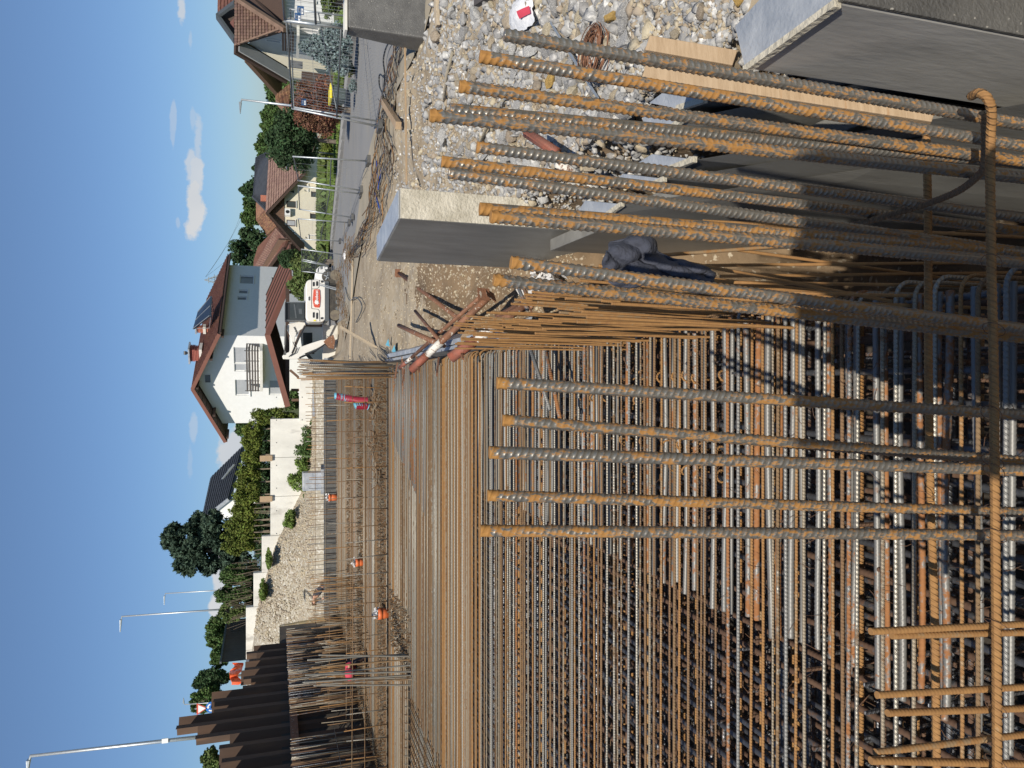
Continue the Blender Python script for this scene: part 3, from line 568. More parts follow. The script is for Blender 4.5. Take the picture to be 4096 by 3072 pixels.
# second layer: bars running away from the camera
longm = []
for r, mt in ((.0138, 'bar_dark'), (.0125, 'bar_dark'), (.0138, 'bar_mixed')):
    mb = MB(); pts = [(random.uniform(-.004, .004), y, random.uniform(-.003, .003)) for y in np.linspace(0, 15, 40)]; mb.tube(pts, r, 8); longm.append(mb.mesh('long_bar', mt, smooth=True))
teeth = ribbed_mesh('long_bar', 6.0, .0142, .024, 'bar_dark', n=8, per=4, h=.003)
x = X1-.08
while x > -5.8:
    for dz in (-.040, -.33):
        o = inst('long_bar', teeth, (x+random.uniform(-.015, .015), 1.3, dz-random.uniform(0, .02)), mat_); aim(o, (0, 0, 0), (random.uniform(-.006, .006), 1, 0), random.uniform(0, 6))
    o = inst('long_bar', random.choice(longm), (x+.02, 7.3, -.045), mat_)
    x -= .15*random.uniform(.85, 1.15)
# deeper layers
deep = MB(); deepo = MB()
for z in (-.09, -.37, -.70, -1.05):
    y = 1.4
    while y < 8.5:
        (deep if random.random() < .75 else deepo).tube([(-5.8, y, z), (X1-.04, y+random.uniform(-.02, .02), z)], .0125, 6); y += random.uniform(.13, .2)
for z in (-.66, -1.0):
    x = X1-.1
    while x > -5.8: deep.tube([(x, 1.3, z), (x+random.uniform(-.03, .03), 9, z)], .013, 6); x -= random.uniform(.14, .2)
deep.build('lower_bar', 'bar_dark', mat_, smooth=True, kind='stuff')
deepo.build('lower_orange_bar', 'bar_orange', mat_, smooth=True, kind='stuff')
ch = MB()
for i in range(260):
    x = random.uniform(-5.5, X1-.1); y = random.uniform(1.5, 9); ch.tube([(x, y, -1.85), (x+random.uniform(-.05, .05), y, .01)], .010, 6)
ch.build('spacer_upright', 'bar_dark', mat_, kind='stuff')
# orange hooks of shear links that curl over the top bars
ring = MB(); ring.tube([(math.cos(a)*.034, 0, math.sin(a)*.034) for a in np.linspace(-.5, 4.2, 12)]+[(-.03, 0, -.35)], .0065, 6); rm = ring.mesh('link_hook', 'bar_orange', smooth=True)
for (x, y) in [(2520, 1500), (2560, 1500), (2610, 1505), (2640, 1510), (2700, 1508), (2740, 1505), (2780, 1515), (2890, 1505), (2290, 1590), (2370, 1588), (2420, 1590), (2520, 1600), (2545, 1597), (2290, 1725), (2335, 1737), (2410, 1745), (2490, 1757), (2570, 1765), (2610, 1772), (2660, 1780), (2720, 1782), (2760, 1790), (2800, 1795), (2880, 1810), (2690, 1865), (2740, 1880), (2800, 1890), (2880, 1905), (2680, 1840), (2290, 1780)]:
    c = PZ(x, y, .0); o = inst('link_hook', rm, (c.x, c.y, -.012), mat_, rot=(0, 0, random.uniform(-.5, .5)))
# loose heaps of small links between the starters
hk = MB()
for (x0, y0, nn_, sx, sy) in [(-.5, 18.2, 45, .15, .45), (-1.45, 18.5, 35, .15, .35), (-2.1, 17.5, 30, .14, .25)]:
    for i in range(nn_):
        c = Vector((x0+random.gauss(0, sx), y0+random.gauss(0, sy), .05+random.random()*.1)); d = Vector((random.gauss(0, 1), random.gauss(0, 1), random.gauss(0, .3))).normalized()*.17
        hk.tube([c-d, c+d, c+d+Vector((0, .05, .05))], .010, 4)
hk.build('loose_links', 'bar_brown', kind='stuff', label='heaps of loose rusty links lying on the far mat')
st = MB()
for (ya, yb, n_, xa, xb) in [(16.7, 17.9, 1500, -9.5, .2), (21.2, 22.4, 1300, -9.5, .2), (13.5, 16, 500, -5.5, -4.3), (25, 25.8, 700, -9.5, .2)]:
    for i in range(n_):
        x = random.uniform(xa, xb); y = random.uniform(ya, yb); d = random.uniform(-.06, .06); st.tube([(x, y, -.02), (x+d, y-.02, random.uniform(.05, .09))], .012, 4, caps=False)
st.build('hook_ends', 'bar_brown', mat_, kind='stuff')

tw_ = MB()   # twisted ends of tying wire at the crossings
for i in range(1500):
    c = Vector((random.uniform(-5.4, X1-.1), 1.6+random.random()**1.4*8, .028)); d = Vector((random.gauss(0, .02), random.gauss(0, .02), .0)); tw_.tube([c-d-Vector((0, 0, .03)), c, c+d+Vector((random.gauss(0, .01), random.gauss(0, .01), random.uniform(.01, .035)))], .0012, 3, caps=False)
tw_.build('tie_wire_end', 'wire', mat_, kind='stuff')
# ---- upright starters of the far parts
def upright_mesh(h, r, mt, lean=0, n=6): mb = MB(); mb.tube([(0, 0, 0), (lean*.4, 0, h*.5), (lean, 0, h)], r, n); return mb.mesh('upright_bar', mt, smooth=True)
UM = [upright_mesh(1, r, mt) for r in (.011,) for mt in ('bar_brown', 'bar_mixed', 'bar_orange')]
UMD = [upright_mesh(1, .013, mt) for mt in ('bar_dark', 'bar_mixed')]
def row(label, name, pts, meshes, h, jitter=.05, lean=.05, ties=(), tie_r=.009):
    c = pts[len(pts)//2]; t = thing(name, label, 'steel bars', (c[0], c[1], 0))
    for p in pts:
        hh = (h(p) if callable(h) else h)*random.uniform(1-jitter, 1+jitter)
        o = inst('upright_bar', random.choice(meshes), (p[0], p[1], p[2] if len(p) > 2 else 0), t, scale=(1, 1, hh)); o.rotation_euler = (random.gauss(0, lean), random.gauss(0, lean), random.uniform(0, 6))
    for a, b in ties:
        mb = MB(); mb.tube([a, ((a[0]+b[0])/2, (a[1]+b[1])/2, (a[2]+b[2])/2-.015), b], tie_r, 5); mb.build('tie_bar', 'bar_brown', t, smooth=True)
    return t
row('sparse row of thin rusty starters rising from the dark joint across the mat', 'starter_row', [(x+random.uniform(-.05, .05), 16.6) for x in np.arange(-8.6, .25, .34)], UM, .93, .04, .03, ties=[((-8.8, 16.58, .50), (.3, 16.58, .50)), ((-8.8, 16.58, .78), (.3, 16.58, .76))])
row('thin rusty starters standing across the middle of the far mat', 'starter_row', [(x+random.uniform(-.08, .08), 21.4) for x in np.arange(-9.3, .2, .36)], UM, 1.0, .08, .03, ties=[((-9.5, 21.38, .35), (.1, 21.38, .35))])
row('close row of starters in front of the yellow cut soil', 'starter_row', [(x+random.uniform(-.06, .06), 30.6) for x in np.arange(-9.6, .1, .155)], UMD+UM, 1.15, .08, .03, ties=[((-9.6, 30.58, .86), (.1, 30.58, .86)), ((-9.6, 30.58, .45), (.1, 30.58, .45))])
row('dense thicket of orange rusty starters in front of the sheet pile corner', 'starter_thicket', [(random.uniform(-9.2, -5.6)-(y-21)*.08, y) for y in np.random.uniform(19.5, 25.5, 130)], UM, 1.15, .2, .06, ties=[((-9.4, 22, .9), (-5.4, 22, .9)), ((-9.4, 20.5, .55), (-5.4, 20.5, .55))])
row('tight row of tall pale starters along the shaded sheet pile wall, nearer part', 'starter_wall', [(-9.35+random.uniform(-.18, .18), y) for y in np.arange(12.5, 20.3, .055)], UM[:2]+UMD, 2.0, .012, .014, ties=[((-9.1, 12.5, .9), (-9.1, 20.5, .9)), ((-9.1, 12.5, .45), (-9.1, 20.5, .45))])
row('tight row of tall pale starters along the shaded sheet pile wall, farther part', 'starter_wall', [(-9.4+random.uniform(-.2, .2), y) for y in np.arange(22.3, 29.4, .045)], UMD+UM[:1], 1.98, .012, .014, ties=[((-9.1, 22.3, .9), (-9.1, 29.4, .9))])
row('crowd of long starters at the far right corner of the mat', 'starter_thicket', [(random.uniform(.12, .55)+(y-15)*.012, y) for y in np.concatenate([np.random.uniform(14.8, 18, 34), np.random.uniform(18, 30, 46)])], UMD+UM, lambda p: 1.75 if p[1] < 19 else 1.45, .1, .02)
# tall freestanding column starters in front of the workers
colt = ribbed_mesh('column_bar', 1.0, .0145, .022, 'bar_mixed', n=8, per=3, h=.003)
t = thing('column_starters', 'loose group of tall thick bars rising from the mat in front of the workers', 'steel bars', (-5.4, 13.2, 0))
for (xb, yb, xt, yt) in [(1635, 2617, 1230, 2640), (1642, 2638, 1250, 2670), (1645, 2660, 1262, 2697), (1648, 2686, 1222, 2700), (1644, 2712, 1235, 2716), (1646, 2740, 1255, 2742), (1640, 2626, 1275, 2620), (1646, 2700, 1215, 2730), (1652, 2716, 1268, 2738)]:
    b = PZ(xb, yb, 0); a = PY(xt, yt, b.y+.1); o = inst('column_bar', colt, b, t); aim(o, b, a, 1.0); o.scale = (1, 1, (a-b).length)
# bundle of thin orange starters along the right edge of the mat
om = [ribbed_mesh('edge_bar', 1.5, .0068, .0105, 'bar_orange', n=8, per=4, h=.0011) for k in range(2)]
t = thing('edge_starters', 'dense fringe of thin bright orange starters along the right edge of the mat', 'steel bars', (.36, 4.2, 0))
y = 2.75
while y < 5.7:
    for xx in (.29, .41):
        p = Vector((xx+random.uniform(-.03, .03), y+random.uniform(-.03, .03), -.42)); q = p+Vector((random.gauss(.035, .03), random.gauss(0, .035), 1.47)); o = inst('edge_bar', random.choice(om), p, t); aim(o, p, q, random.random()*6)
    y += .082
t2 = thing('leaning_bars', 'few thin orange bars leaning past the dark jacket', 'steel bars', P(3000, 1150, 2.8))
for (x0, y0, x1, y1, d0, d1) in [(2500, 1004, 3640, 1220, 2.9, 3.0), (2505, 1032, 3420, 962, 2.9, 3.1), (2820, 1062, 4000, 1050, 3.1, 3.3), (2880, 1105, 3700, 1095, 3.1, 3.3), (2850, 1128, 3300, 1135, 3.0, 3.0), (2812, 886, 3200, 905, 2.6, 2.7), (2950, 1000, 3900, 1130, 3.1, 3.4), (2700, 1160, 3500, 1180, 2.8, 2.9), (2600, 1185, 3450, 1215, 2.8, 2.9)]:
    a, b = P(x0, y0, d0), P(x1, y1, d1); o = inst('thin_bar', om[0], a, t2); aim(o, a, b, 1)
# heavy straight bars: pair standing by the props
t3 = thing('bar_pair', 'three thick grey bars leaning up between the props and the mat edge', 'steel bars', (.8, 6.2, -.5))
for (x0, y0, x1, y1, d0, d1) in [(2065, 1130, 2110, 1240, 6.4, 6.1), (2085, 1130, 2128, 1232, 6.4, 6.1), (2120, 1390, 2200, 1640, 6.2, 5.9), (2180, 1385, 2245, 1700, 6.0, 5.6)]:
    a, b = P(x0, y0, d0), P(x1, y1, d1); mb = MB(); mb.tube([a, b], .016, 8); mb.build('bar', 'bar_silver', t3, smooth=True)
# ------------------------------------------------------------------ walls, houses
def onplane(x, y, p0, n):
    r = raydir(x, y); c = Vector((0, 0, CAMZ)); t = (Vector(p0)-c).dot(n)/r.dot(n); return c+r*t
class Wall:
    """vertical wall with real openings: origin at its lower corner, ex along it, outside normal n"""
    def __init__(s, o, ex, W, H, n, top=None): s.o = Vector(o); s.ex = Vector(ex).normalized(); s.W = W; s.H = H; s.n = Vector(n).normalized(); s.holes = []; s.top = top
    def pt(s, u, z, off=0): return s.o+s.ex*u+Vector((0, 0, z))+s.n*off
    def px(s, x, y): p = onplane(x, y, s.o, s.n)-s.o; return p.dot(s.ex), p.z
    def hole_px(s, x0, y0, x1, y1, **kw):
        a, b = s.px(x0, y0), s.px(x1, y1); u0, u1 = sorted((a[0], b[0])); z0, z1 = sorted((a[1], b[1])); s.holes.append((u0, u1, z0, z1, kw)); return s
    def build(s, parent, mat, depth=.18, thick=.3):
        proud = [h for h in s.holes if h[3] > s.H-.02]; s.holes = [h for h in s.holes if h[3] <= s.H-.02]
        mb = MB(); us = sorted({0, s.W, *[h[0] for h in s.holes], *[h[1] for h in s.holes]}); zs = sorted({0, s.H, *[h[2] for h in s.holes], *[h[3] for h in s.holes]})
        for u0, u1 in zip(us, us[1:]):
            for z0, z1 in zip(zs, zs[1:]):
                uc, zc = (u0+u1)/2, (z0+z1)/2
                if any(h[0] < uc < h[1] and h[2] < zc < h[3] for h in s.holes): continue
                mb.quad(s.pt(u0, z0), s.pt(u1, z0), s.pt(u1, z1), s.pt(u0, z1))
        if s.top: mb.poly([s.pt(0, s.H), s.pt(s.W, s.H)]+[s.pt(u, z) for u, z in s.top])
        for (u0, u1, z0, z1, kw) in s.holes:
            c = [(u0, z0), (u1, z0), (u1, z1), (u0, z1)]
            for (a, b) in zip(c, c[1:]+c[:1]): mb.quad(s.pt(*a), s.pt(*b), s.pt(*b, -depth), s.pt(*a, -depth))
        w = mb.build('wall', mat, parent)
        for hole in s.holes+proud:
            u0, u1, z0, z1, kw = hole; fw = kw.get('fw', .07); d = .035 if hole in proud else -depth+.05
            f = MB(); ax = (s.ex, s.n, Vector((0, 0, 1)))
            for (ua, ub, za, zb) in ((u0, u1, z0, z0+fw), (u0, u1, z1-fw, z1), (u0, u0+fw, z0+fw, z1-fw), (u1-fw, u1, z0+fw, z1-fw)):
                f.box(s.pt((ua+ub)/2, (za+zb)/2, d), (ub-ua, .06, zb-za), ax=ax)
            fr = f.build('window', kw.get('frame', 'trim'), parent)
            k = kw.get('panes', 1)
            for i in range(k):
                a = u0+fw+(u1-u0-2*fw)*i/k; b = u0+fw+(u1-u0-2*fw)*(i+1)/k-(0.03 if i < k-1 else 0)
                MB().box(s.pt((a+b)/2, (z0+z1)/2, d-.01), (b-a, .03, z1-z0-2*fw), ax=ax).build('pane', kw.get('pane', 'glass'), fr)
            if kw.get('sill', True): MB().box(s.pt((u0+u1)/2, z0-.03, .03), (u1-u0+.16, .16, .06), ax=ax).build('sill', kw.get('sillm', 'trim'), fr)
        return w
def tiles(parent, c00, c10, c11, c01, tw, tl, mat, up=.05, name='roof_tiles', poly=None):
    """courses of overlapping tiles on a quad: c00-c10 the eave, c01-c11 the ridge"""
    c00, c10, c11, c01 = map(Vector, (c00, c10, c11, c01)); n = (c10-c00).cross(c01-c00).normalized()
    if n.z < 0: n = -n
    W = max((c10-c00).length, (c11-c01).length); H = max((c01-c00).length, (c11-c10).length); nu = max(2, int(W/tw)); nv = max(2, int(H/tl)); mb = MB()
    for j in range(nv):
        for i in range(nu):
            u0, u1, v0, v1 = i/nu+.0006, (i+.94)/nu, j/nv-.01, (j+1.06)/nv; v0 = max(0, v0); v1 = min(1, v1)
            def q(u, v): return (c00*(1-u)+c10*u)*(1-v)+(c01*(1-u)+c11*u)*v
            if poly is not None and not poly((i+.5)/nu, (j+.5)/nv): continue
            a, b, c, d = q(u0, v0)+n*(up+.035), q(u1, v0)+n*(up+.035), q(u1, v1)+n*up*.3, q(u0, v1)+n*up*.3
            m1 = (a+b)/2+n*.02; m2 = (c+d)/2+n*.02
            k = len(mb.v); mb.v += [tuple(a), tuple(m1), tuple(b), tuple(c), tuple(m2), tuple(d), tuple(a-n*.04), tuple(b-n*.04)]
            mb.f += [(k, k+1, k+4, k+5), (k+1, k+2, k+3, k+4), (k+6, k+7, k+2, k+1, k)]
    return mb.build(name, mat, parent, kind='stuff')

# retaining wall with stepped top
rw = thing('retaining_wall', 'pale stepped concrete retaining wall below the clipped hedge', 'wall', (-6, 41.3, 0))
def wx(y, x=1100): return PY(x, y, 41).x
secs = [(wx(1500, 1197), wx(1683, 1197), 1197), (wx(1675), wx(2142), 1082), (wx(2142), wx(2286), 1047), (wx(2286), wx(2420), 1014), (wx(2420), wx(2760), 984)]
for k, (xa, xb, tv) in enumerate(secs):
    zt = PY(tv, 1900, 41).z; x1, x0 = xa, xb
    y0 = 41.0-(.22 if k == 0 else 0)
    n_p = max(1, round((x1-x0)/2.4))
    for i in range(n_p):
        a = x0+(x1-x0)*i/n_p+.006; b = x0+(x1-x0)*(i+1)/n_p-.006
        MB().box(((a+b)/2, y0+.2, (zt-1.5)/2), (b-a, .4, zt+1.5)).build('wall_panel', 'conc', rw, bevel=.02)
th = MB()
for xk in np.arange(-17.5, .2, 1.2):
    for zk in (1.0, 2.3): th.box((xk, 41.0-.003-(.22 if xk > -2.0 else 0), zk), (.05, .01, .05))
th.build('tie_hole', 'concdark', rw, kind='stuff')
for (yy_, top) in ((1833, 1046), (1995, 1052)):
    p = PY(1082, yy_, 40.9); MB().box((p.x, p.y, p.z+.22), (.3, .09, .62)).build('timber_stub', 'woodlight', rw)
# grey shutter board and square concrete column in front of it
gb = thing('formwork_board', 'smooth grey form panel standing against the low end of the retaining wall', 'panel', PY(1350, 1610, 37))
a, b = PY(1250, 1558, 37), PY(1360, 1664, 37); MB().box(((a.x+b.x)/2, 37, (a.z+b.z)/2), (a.x-b.x, .15, a.z-b.z)).build('panel', 'conctop', gb); MB().box(((b.x)-.04, 36.98, (a.z+b.z)/2), (.07, .2, a.z-b.z)).build('edge_batten', 'woodlight', gb)
cc = thing('concrete_column', 'square grey concrete stub in front of the green shrubs', 'column', PY(1311, 1925, 34.6))
a, b = PY(1211, 1893, 34.6), PY(1315, 1961, 34.6); MB().box(((a.x+b.x)/2, 35, (a.z-.5)/2), (a.x-b.x, .7, a.z+.5)).build('shaft', 'conctop', cc, bevel=.02)
pb = PY(1165, 1925, 34.6); MB().box(((a.x+b.x)/2, 34.6, .15), (a.x-b.x+.3, .3, .5)).build('foot', 'conctop', cc)
# upstand of the raft in front of the cut soil
up_ = MB(); up_.box((-4.6, 31.3, .18), (10.0, .5, .56)); up_.build('raft_upstand', 'concdark', label='low dark grey upstand along the far end of the mat', cat='concrete edge')
MB().box((-4.6, 33.0, .12), (10.1, 1.0, .05)).build('blinding_strip', 'conc', label='pale strip of blinding concrete behind the dark upstand', cat='concrete strip')
MB().box((-4.9, 16.42, -.10), (10.6, .10, .12)).build('joint_plank', 'wooddark', label='long dark joint former lying across the mat', cat='plank')

# sheet pile wall on the left
sp_ = thing('sheet_pile_wall', 'rusty brown corrugated sheet pile wall on the left, with uneven tops', 'sheet pile wall', (-10.4, 22, 2))
XW = -10.3
def onwall(x, y): r = raydir(x, y); t = XW/r.x; p = Vector((0, 0, CAMZ))+r*t; return p.y, p.z
prof = sorted([onwall(x, y) for x, y in [(1000, 2551), (994, 2609), (982, 2655), (970, 2702), (957, 2748), (873, 2771), (868, 2808), (857, 2822), (841, 2850), (880, 2960), (905, 3000), (900, 3040), (885, 3072)]])
py_, pz_ = [p[0] for p in prof], [p[1] for p in prof]
Y = 14.0; k = 0; tall1, tall2 = onwall(711, 2888), onwall(787, 2925)
while Y < 30.2:
    per = .84; zt = float(np.interp(Y+.4, py_, pz_))+random.uniform(-.12, .12)
    if abs(Y+.42-tall1[0]) < .43: zt = tall1[1]
    if abs(Y+.42-tall2[0]) < .43: zt = tall2[1]
    if Y+.42 > 21.5 and Y+.42 < 23 and zt < 4: zt = min(zt, 4)
    pts = [(XW, Y), (XW, Y+.24), (XW-.34, Y+.36), (XW-.34, Y+.58), (XW, Y+.84)]
    dz = random.choice([0, 0, -.25, .1])
    mb = MB()
    for q, (p, r) in enumerate(zip(pts, pts[1:])):
        z1 = zt+(dz if q > 1 else 0); n = Vector((r[1]-p[1], -(r[0]-p[0]), 0)).normalized()*.014
        mb.prism([(p[0], p[1], -1.3), (r[0], r[1], -1.3), (r[0], r[1], z1), (p[0], p[1], z1)], -n)
    mb.build('sheet_pile', 'pile', sp_); Y += per; k += 1
MB().box((XW+.12, 22, 1.85), (.2, 17, .22)).build('waler', 'rusttube', sp_)

# ---- white house with red roof
D0 = PY(878, 1341, 64); az = R(32); ea = Vector((math.sin(az), math.cos(az), 0)); eb = Vector((-math.cos(az), math.sin(az), 0)); K = Vector((D0.x, D0.y, -2.6))
HZ = D0.z+2.6+.05; GW = 8.65; GL = 14.2; apexz = 8.75+2.6-.2
hD = thing('white_house', 'large white rendered house with dark red tiled roof and two brick chimneys', 'house', K)
side = Wall(K, ea, GL, HZ, -eb)
for q in [(961, 1101, 1014, 1135), (955, 1158, 991, 1174), (950, 1184, 986, 1200), (1087, 1107, 1140, 1142), (1083, 1165, 1122, 1180), (1081, 1190, 1110, 1205)]: side.hole_px(*q, pane='greywin', frame='trim', fw=.05)
side.build(hD, 'white')
gab = Wall(K+eb*GW, -eb, GW, HZ, -ea, top=[(GW/2, apexz)])
for q, kw in [((934, 1389, 990, 1455), dict(panes=1)), ((937, 1456, 990, 1486), {}), ((940, 1519, 999, 1582), {}), ((1075, 1522, 1131, 1580), {}), ((820, 1500, 843, 1528), dict(pane='greywin', frame='greywin'))]: gab.hole_px(*q, **{'pane': 'shutter', **kw})
gab.build(hD, 'white')
MB().quad(K+ea*GL, K+ea*GL+eb*GW, K+ea*GL+eb*GW+Vector((0, 0, HZ)), K+ea*GL+Vector((0, 0, HZ))).quad(K+eb*GW, K+eb*GW+ea*GL, K+eb*GW+ea*GL+Vector((0, 0, HZ)), K+eb*GW+Vector((0, 0, HZ))).build('rear_wall', 'white', hD)
slope = (apexz-HZ)/(GW/2); oh = .8; oa = 1.25
rid0 = K+eb*GW/2-ea*oa+Vector((0, 0, apexz+.12)); rid1 = K+eb*GW/2+ea*(GL+.8)+Vector((0, 0, apexz+.12))
er0 = K-eb*oh-ea*oa+Vector((0, 0, HZ-oh*slope+.12)); er1 = K-eb*oh+ea*(GL+.8)+Vector((0, 0, HZ-oh*slope+.12))
el0 = K+eb*(GW+1.1)-ea*oa+Vector((0, 0, HZ-1.1*slope+.12)); el1 = K+eb*(GW+1.1)+ea*(GL+.8)+Vector((0, 0, HZ-1.1*slope+.12))
rfD = MB(); rfD.prism([er0, er1, rid1, rid0], (0, 0, .16)); rfD.prism([el1, el0, rid0, rid1], (0, 0, .16)); rf = rfD.build('roof', 'wooddark', hD)
up = Vector((0, 0, .17)); tiles(hD, er0+up, er1+up, rid1+up, rid0+up, .3, .34, 'tilered'); tiles(hD, el1+up, el0+up, rid0+up, rid1+up, .3, .34, 'tilered')
mb = MB(); mb.bar(rid0+up*.6-ea*.03, el0+up*.6-ea*.03, .05, .28); mb.bar(rid0+up*.6-ea*.03, er0+up*.6-ea*.03, .05, .28); mb.build('verge_board', 'metalroof', hD)
mb = MB(); mb.tube([er0-eb*.07, er1-eb*.07], .08, 8); mb.build('gutter', 'wooddark', hD)
for s in (.08, .33, .66, .95):
    for sg, b0 in ((1, -oh+.3), (-1, GW+.6)):
        z = HZ-.25; p = K+eb*b0+Vector((0, 0, HZ-abs(b0 if b0 < 0 else b0-GW)*slope-.05)); 
for b0 in (-.5, 1.6, GW/2, GW-1.6, GW+.7):
    zz = HZ+min(b0, GW-b0)*slope-.12; MB().bar(K+eb*b0-ea*(oa-.05)+Vector((0, 0, zz)), K+eb*b0+Vector((0, 0, zz)), .16, .2).build('purlin_end', 'wooddark', hD)
# soffit boards
for i in range(9):
    f0 = i/9; mb = MB(); a = el0.lerp(rid0, f0); b = el0.lerp(rid0, (i+.9)/9); mb.prism([a-Vector((0, 0, .02)), b-Vector((0, 0, .02)), b+ea*1.2-Vector((0, 0, .02)), a+ea*1.2-Vector((0, 0, .02))], (0, 0, -.03)); mb.build('soffit_board', 'wooddark', hD)
def chimney(x0, x1, y0, y1, dist, cap, lab):
    a, b = PY(x0, y1, dist), PY(x1, y0, dist); w = b.x-a.x; c = Vector(((a.x+b.x)/2, dist+w/2, 0)); zt, zb = a.z, b.z-1.2
    mb = MB(); nb = int((zt-zb)/.12)
    for i in range(nb): z = zb+i*(zt-zb)/nb; mb.box((c.x, c.y, z+.045), (w*(1 if i < nb-3 else 1.12), w*.9, .098), rz=-az)
    ch = mb.build('chimney', 'brick', hD); MB().box((c.x, c.y, zt+.08), (w*1.45, w*1.3, .12), rz=-az).build('chimney_cap', 'conctop', ch); MB().box((c.x, c.y, b.z-.05), (w*1.35, w*1.2, .22), rz=-az).build('flashing', 'conc', ch)
    if cap: m2 = MB(); m2.tube([(c.x, c.y, zt+.1), (c.x, c.y, zt+.5)], .09, 8); m2.tube([(c.x-.15, c.y, zt+.42), (c.x+.15, c.y, zt+.42)], .12, 8); m2.build('cowl', 'black', ch)
chimney(760, 800, 1388, 1435, 67, True, ''); chimney(787, 815, 1304, 1326, 68.5, False, '')
# solar collector on its frame
S = [PY(842, 1184, 66.0), PY(791, 1246, 67.5), PY(772, 1316, 66.5), PY(836, 1262, 64.4)]
q = [PY(842, 1184, 67.5), PY(791, 1246, 68.5), PY(771, 1317, 66.8), PY(838, 1265, 64.8)]
sc_ = thing('solar_collector', 'dark solar collector tilted on a frame on the red roof', 'solar panel', q[3]); MB().prism(q, (0, 0, -.12)).build('panel', 'solar', sc_)
for t_, sA in ((0.03, 0), (.5, 0), (.97, 0)):
    a = q[1].lerp(q[2], t_); b = q[0].lerp(q[3], t_); MB().bar(a, b+Vector((0, 0, 0)), .06, .05).build('rail', 'galv', sc_); MB().bar(a-Vector((0, 0, .1)), a-Vector((-.1, -.2, 1.25)), .05, .05).build('strut', 'galv', sc_); MB().bar(b-Vector((0, 0, .1)), a-Vector((-.1, -.2, 1.25)), .05, .05).build('strut', 'galv', sc_)
# balcony
bo = thing('balcony', 'slatted balcony on the gable of the white house', 'balcony', gab.pt(4, 3))
u0, zs_ = gab.px(1048, 1535); u1, _ = gab.px(1048, 1374); u0, u1 = min(u0, u1), max(u0, u1); zb = gab.px(1041, 1470)[1]
bo.location = gab.pt((u0+u1)/2, zb, .6); WL[bo.name] = Vector(bo.location); axg = (-eb, -ea, Vector((0, 0, 1)))
MB().box(gab.pt((u0+u1)/2, zb-.1, .62), (u1-u0, 1.2, .22), ax=axg).build('slab', 'conc', bo)
for i in range(5):
    z = zb+.16+i*.21; MB().box(gab.pt((u0+u1)/2, z, 1.2), (u1-u0, .03, .13), ax=axg).build('slat', 'cladding', bo)
    MB().box(gab.pt(u1, z, .62), (.03, 1.15, .13), ax=axg).build('slat', 'cladding', bo); MB().box(gab.pt(u0, z, .62), (.03, 1.15, .13), ax=axg).build('slat', 'cladding', bo)
for u in np.linspace(u0+.05, u1-.05, 5): MB().box(gab.pt(u, zb+.62, 1.16), (.05, .05, 1.15), ax=axg).build('post', 'steeldark', bo)

# ---- carport
cpo = thing('carport', 'open carport with red brown sheet roof in front of the white house', 'carport', PY(1300, 1350, 52))
ap, le, re = PY(1070, 1341, 51), PY(1151, 1627, 50), PY(1168, 1105, 54.5); back = Vector((3.2, 5.0, 0))
mb = MB(); mb.prism([ap, re, re+back, ap+back], (0, 0, .12)); mb.prism([le, ap, ap+back, le+back], (0, 0, .12)); mb.build('roof', 'metalroof', cpo)
for i in range(7):
    t_ = i/6; a = ap.lerp(ap+back, t_)+Vector((0, 0, .14)); b = re.lerp(re+back, t_)+Vector((0, 0, .14)); MB().bar(a, b, .05, .07).build('standing_seam', 'wooddark', cpo)
mb = MB(); mb.bar(ap+Vector((0, -.03, 0)), le+Vector((0, -.03, 0)), .06, .34); mb.bar(ap+Vector((0, -.03, 0)), re+Vector((0, -.03, 0)), .06, .34); mb.build('fascia', 'metalroof', cpo)
for (x, y, Yd) in [(1190, 1560, 51), (1190, 1600, 55), (1180, 1300, 55), (1180, 1170, 57)]:
    p = PY(x, y, Yd); MB().box((p.x, p.y, (p.z-1)/2+.1), (.18, .18, p.z+1.6)).build('post', 'woodbrown', cpo)
mb = MB(); a, b = PY(1150, 1600, 51), PY(1150, 1130, 53); mb.bar(a, b, .18, .25); mb.build('tie_beam', 'wooddark', cpo)
mb = MB(); a, b = PY(1148, 1600, 55), PY(1150, 1180, 57); mb.bar(a, b, .18, .25); mb.build('tie_beam', 'wooddark', cpo)
MB().bar(PY(1160, 1480, 51), PY(1235, 1545, 51), .14, .16).build('brace', 'woodbrown', cpo); MB().bar(PY(1165, 1420, 51.5), PY(1215, 1300, 52.5), .14, .16).build('brace', 'woodbrown', cpo)
for i in range(24):
    t_ = (i+.5)/24; a = le.lerp(le+back, t_)-Vector((0, 0, .01)); b = ap.lerp(ap+back, t_)-Vector((0, 0, .01)); MB().bar(a, b, .19, .02).build('ceiling_board', 'wooddark', cpo)

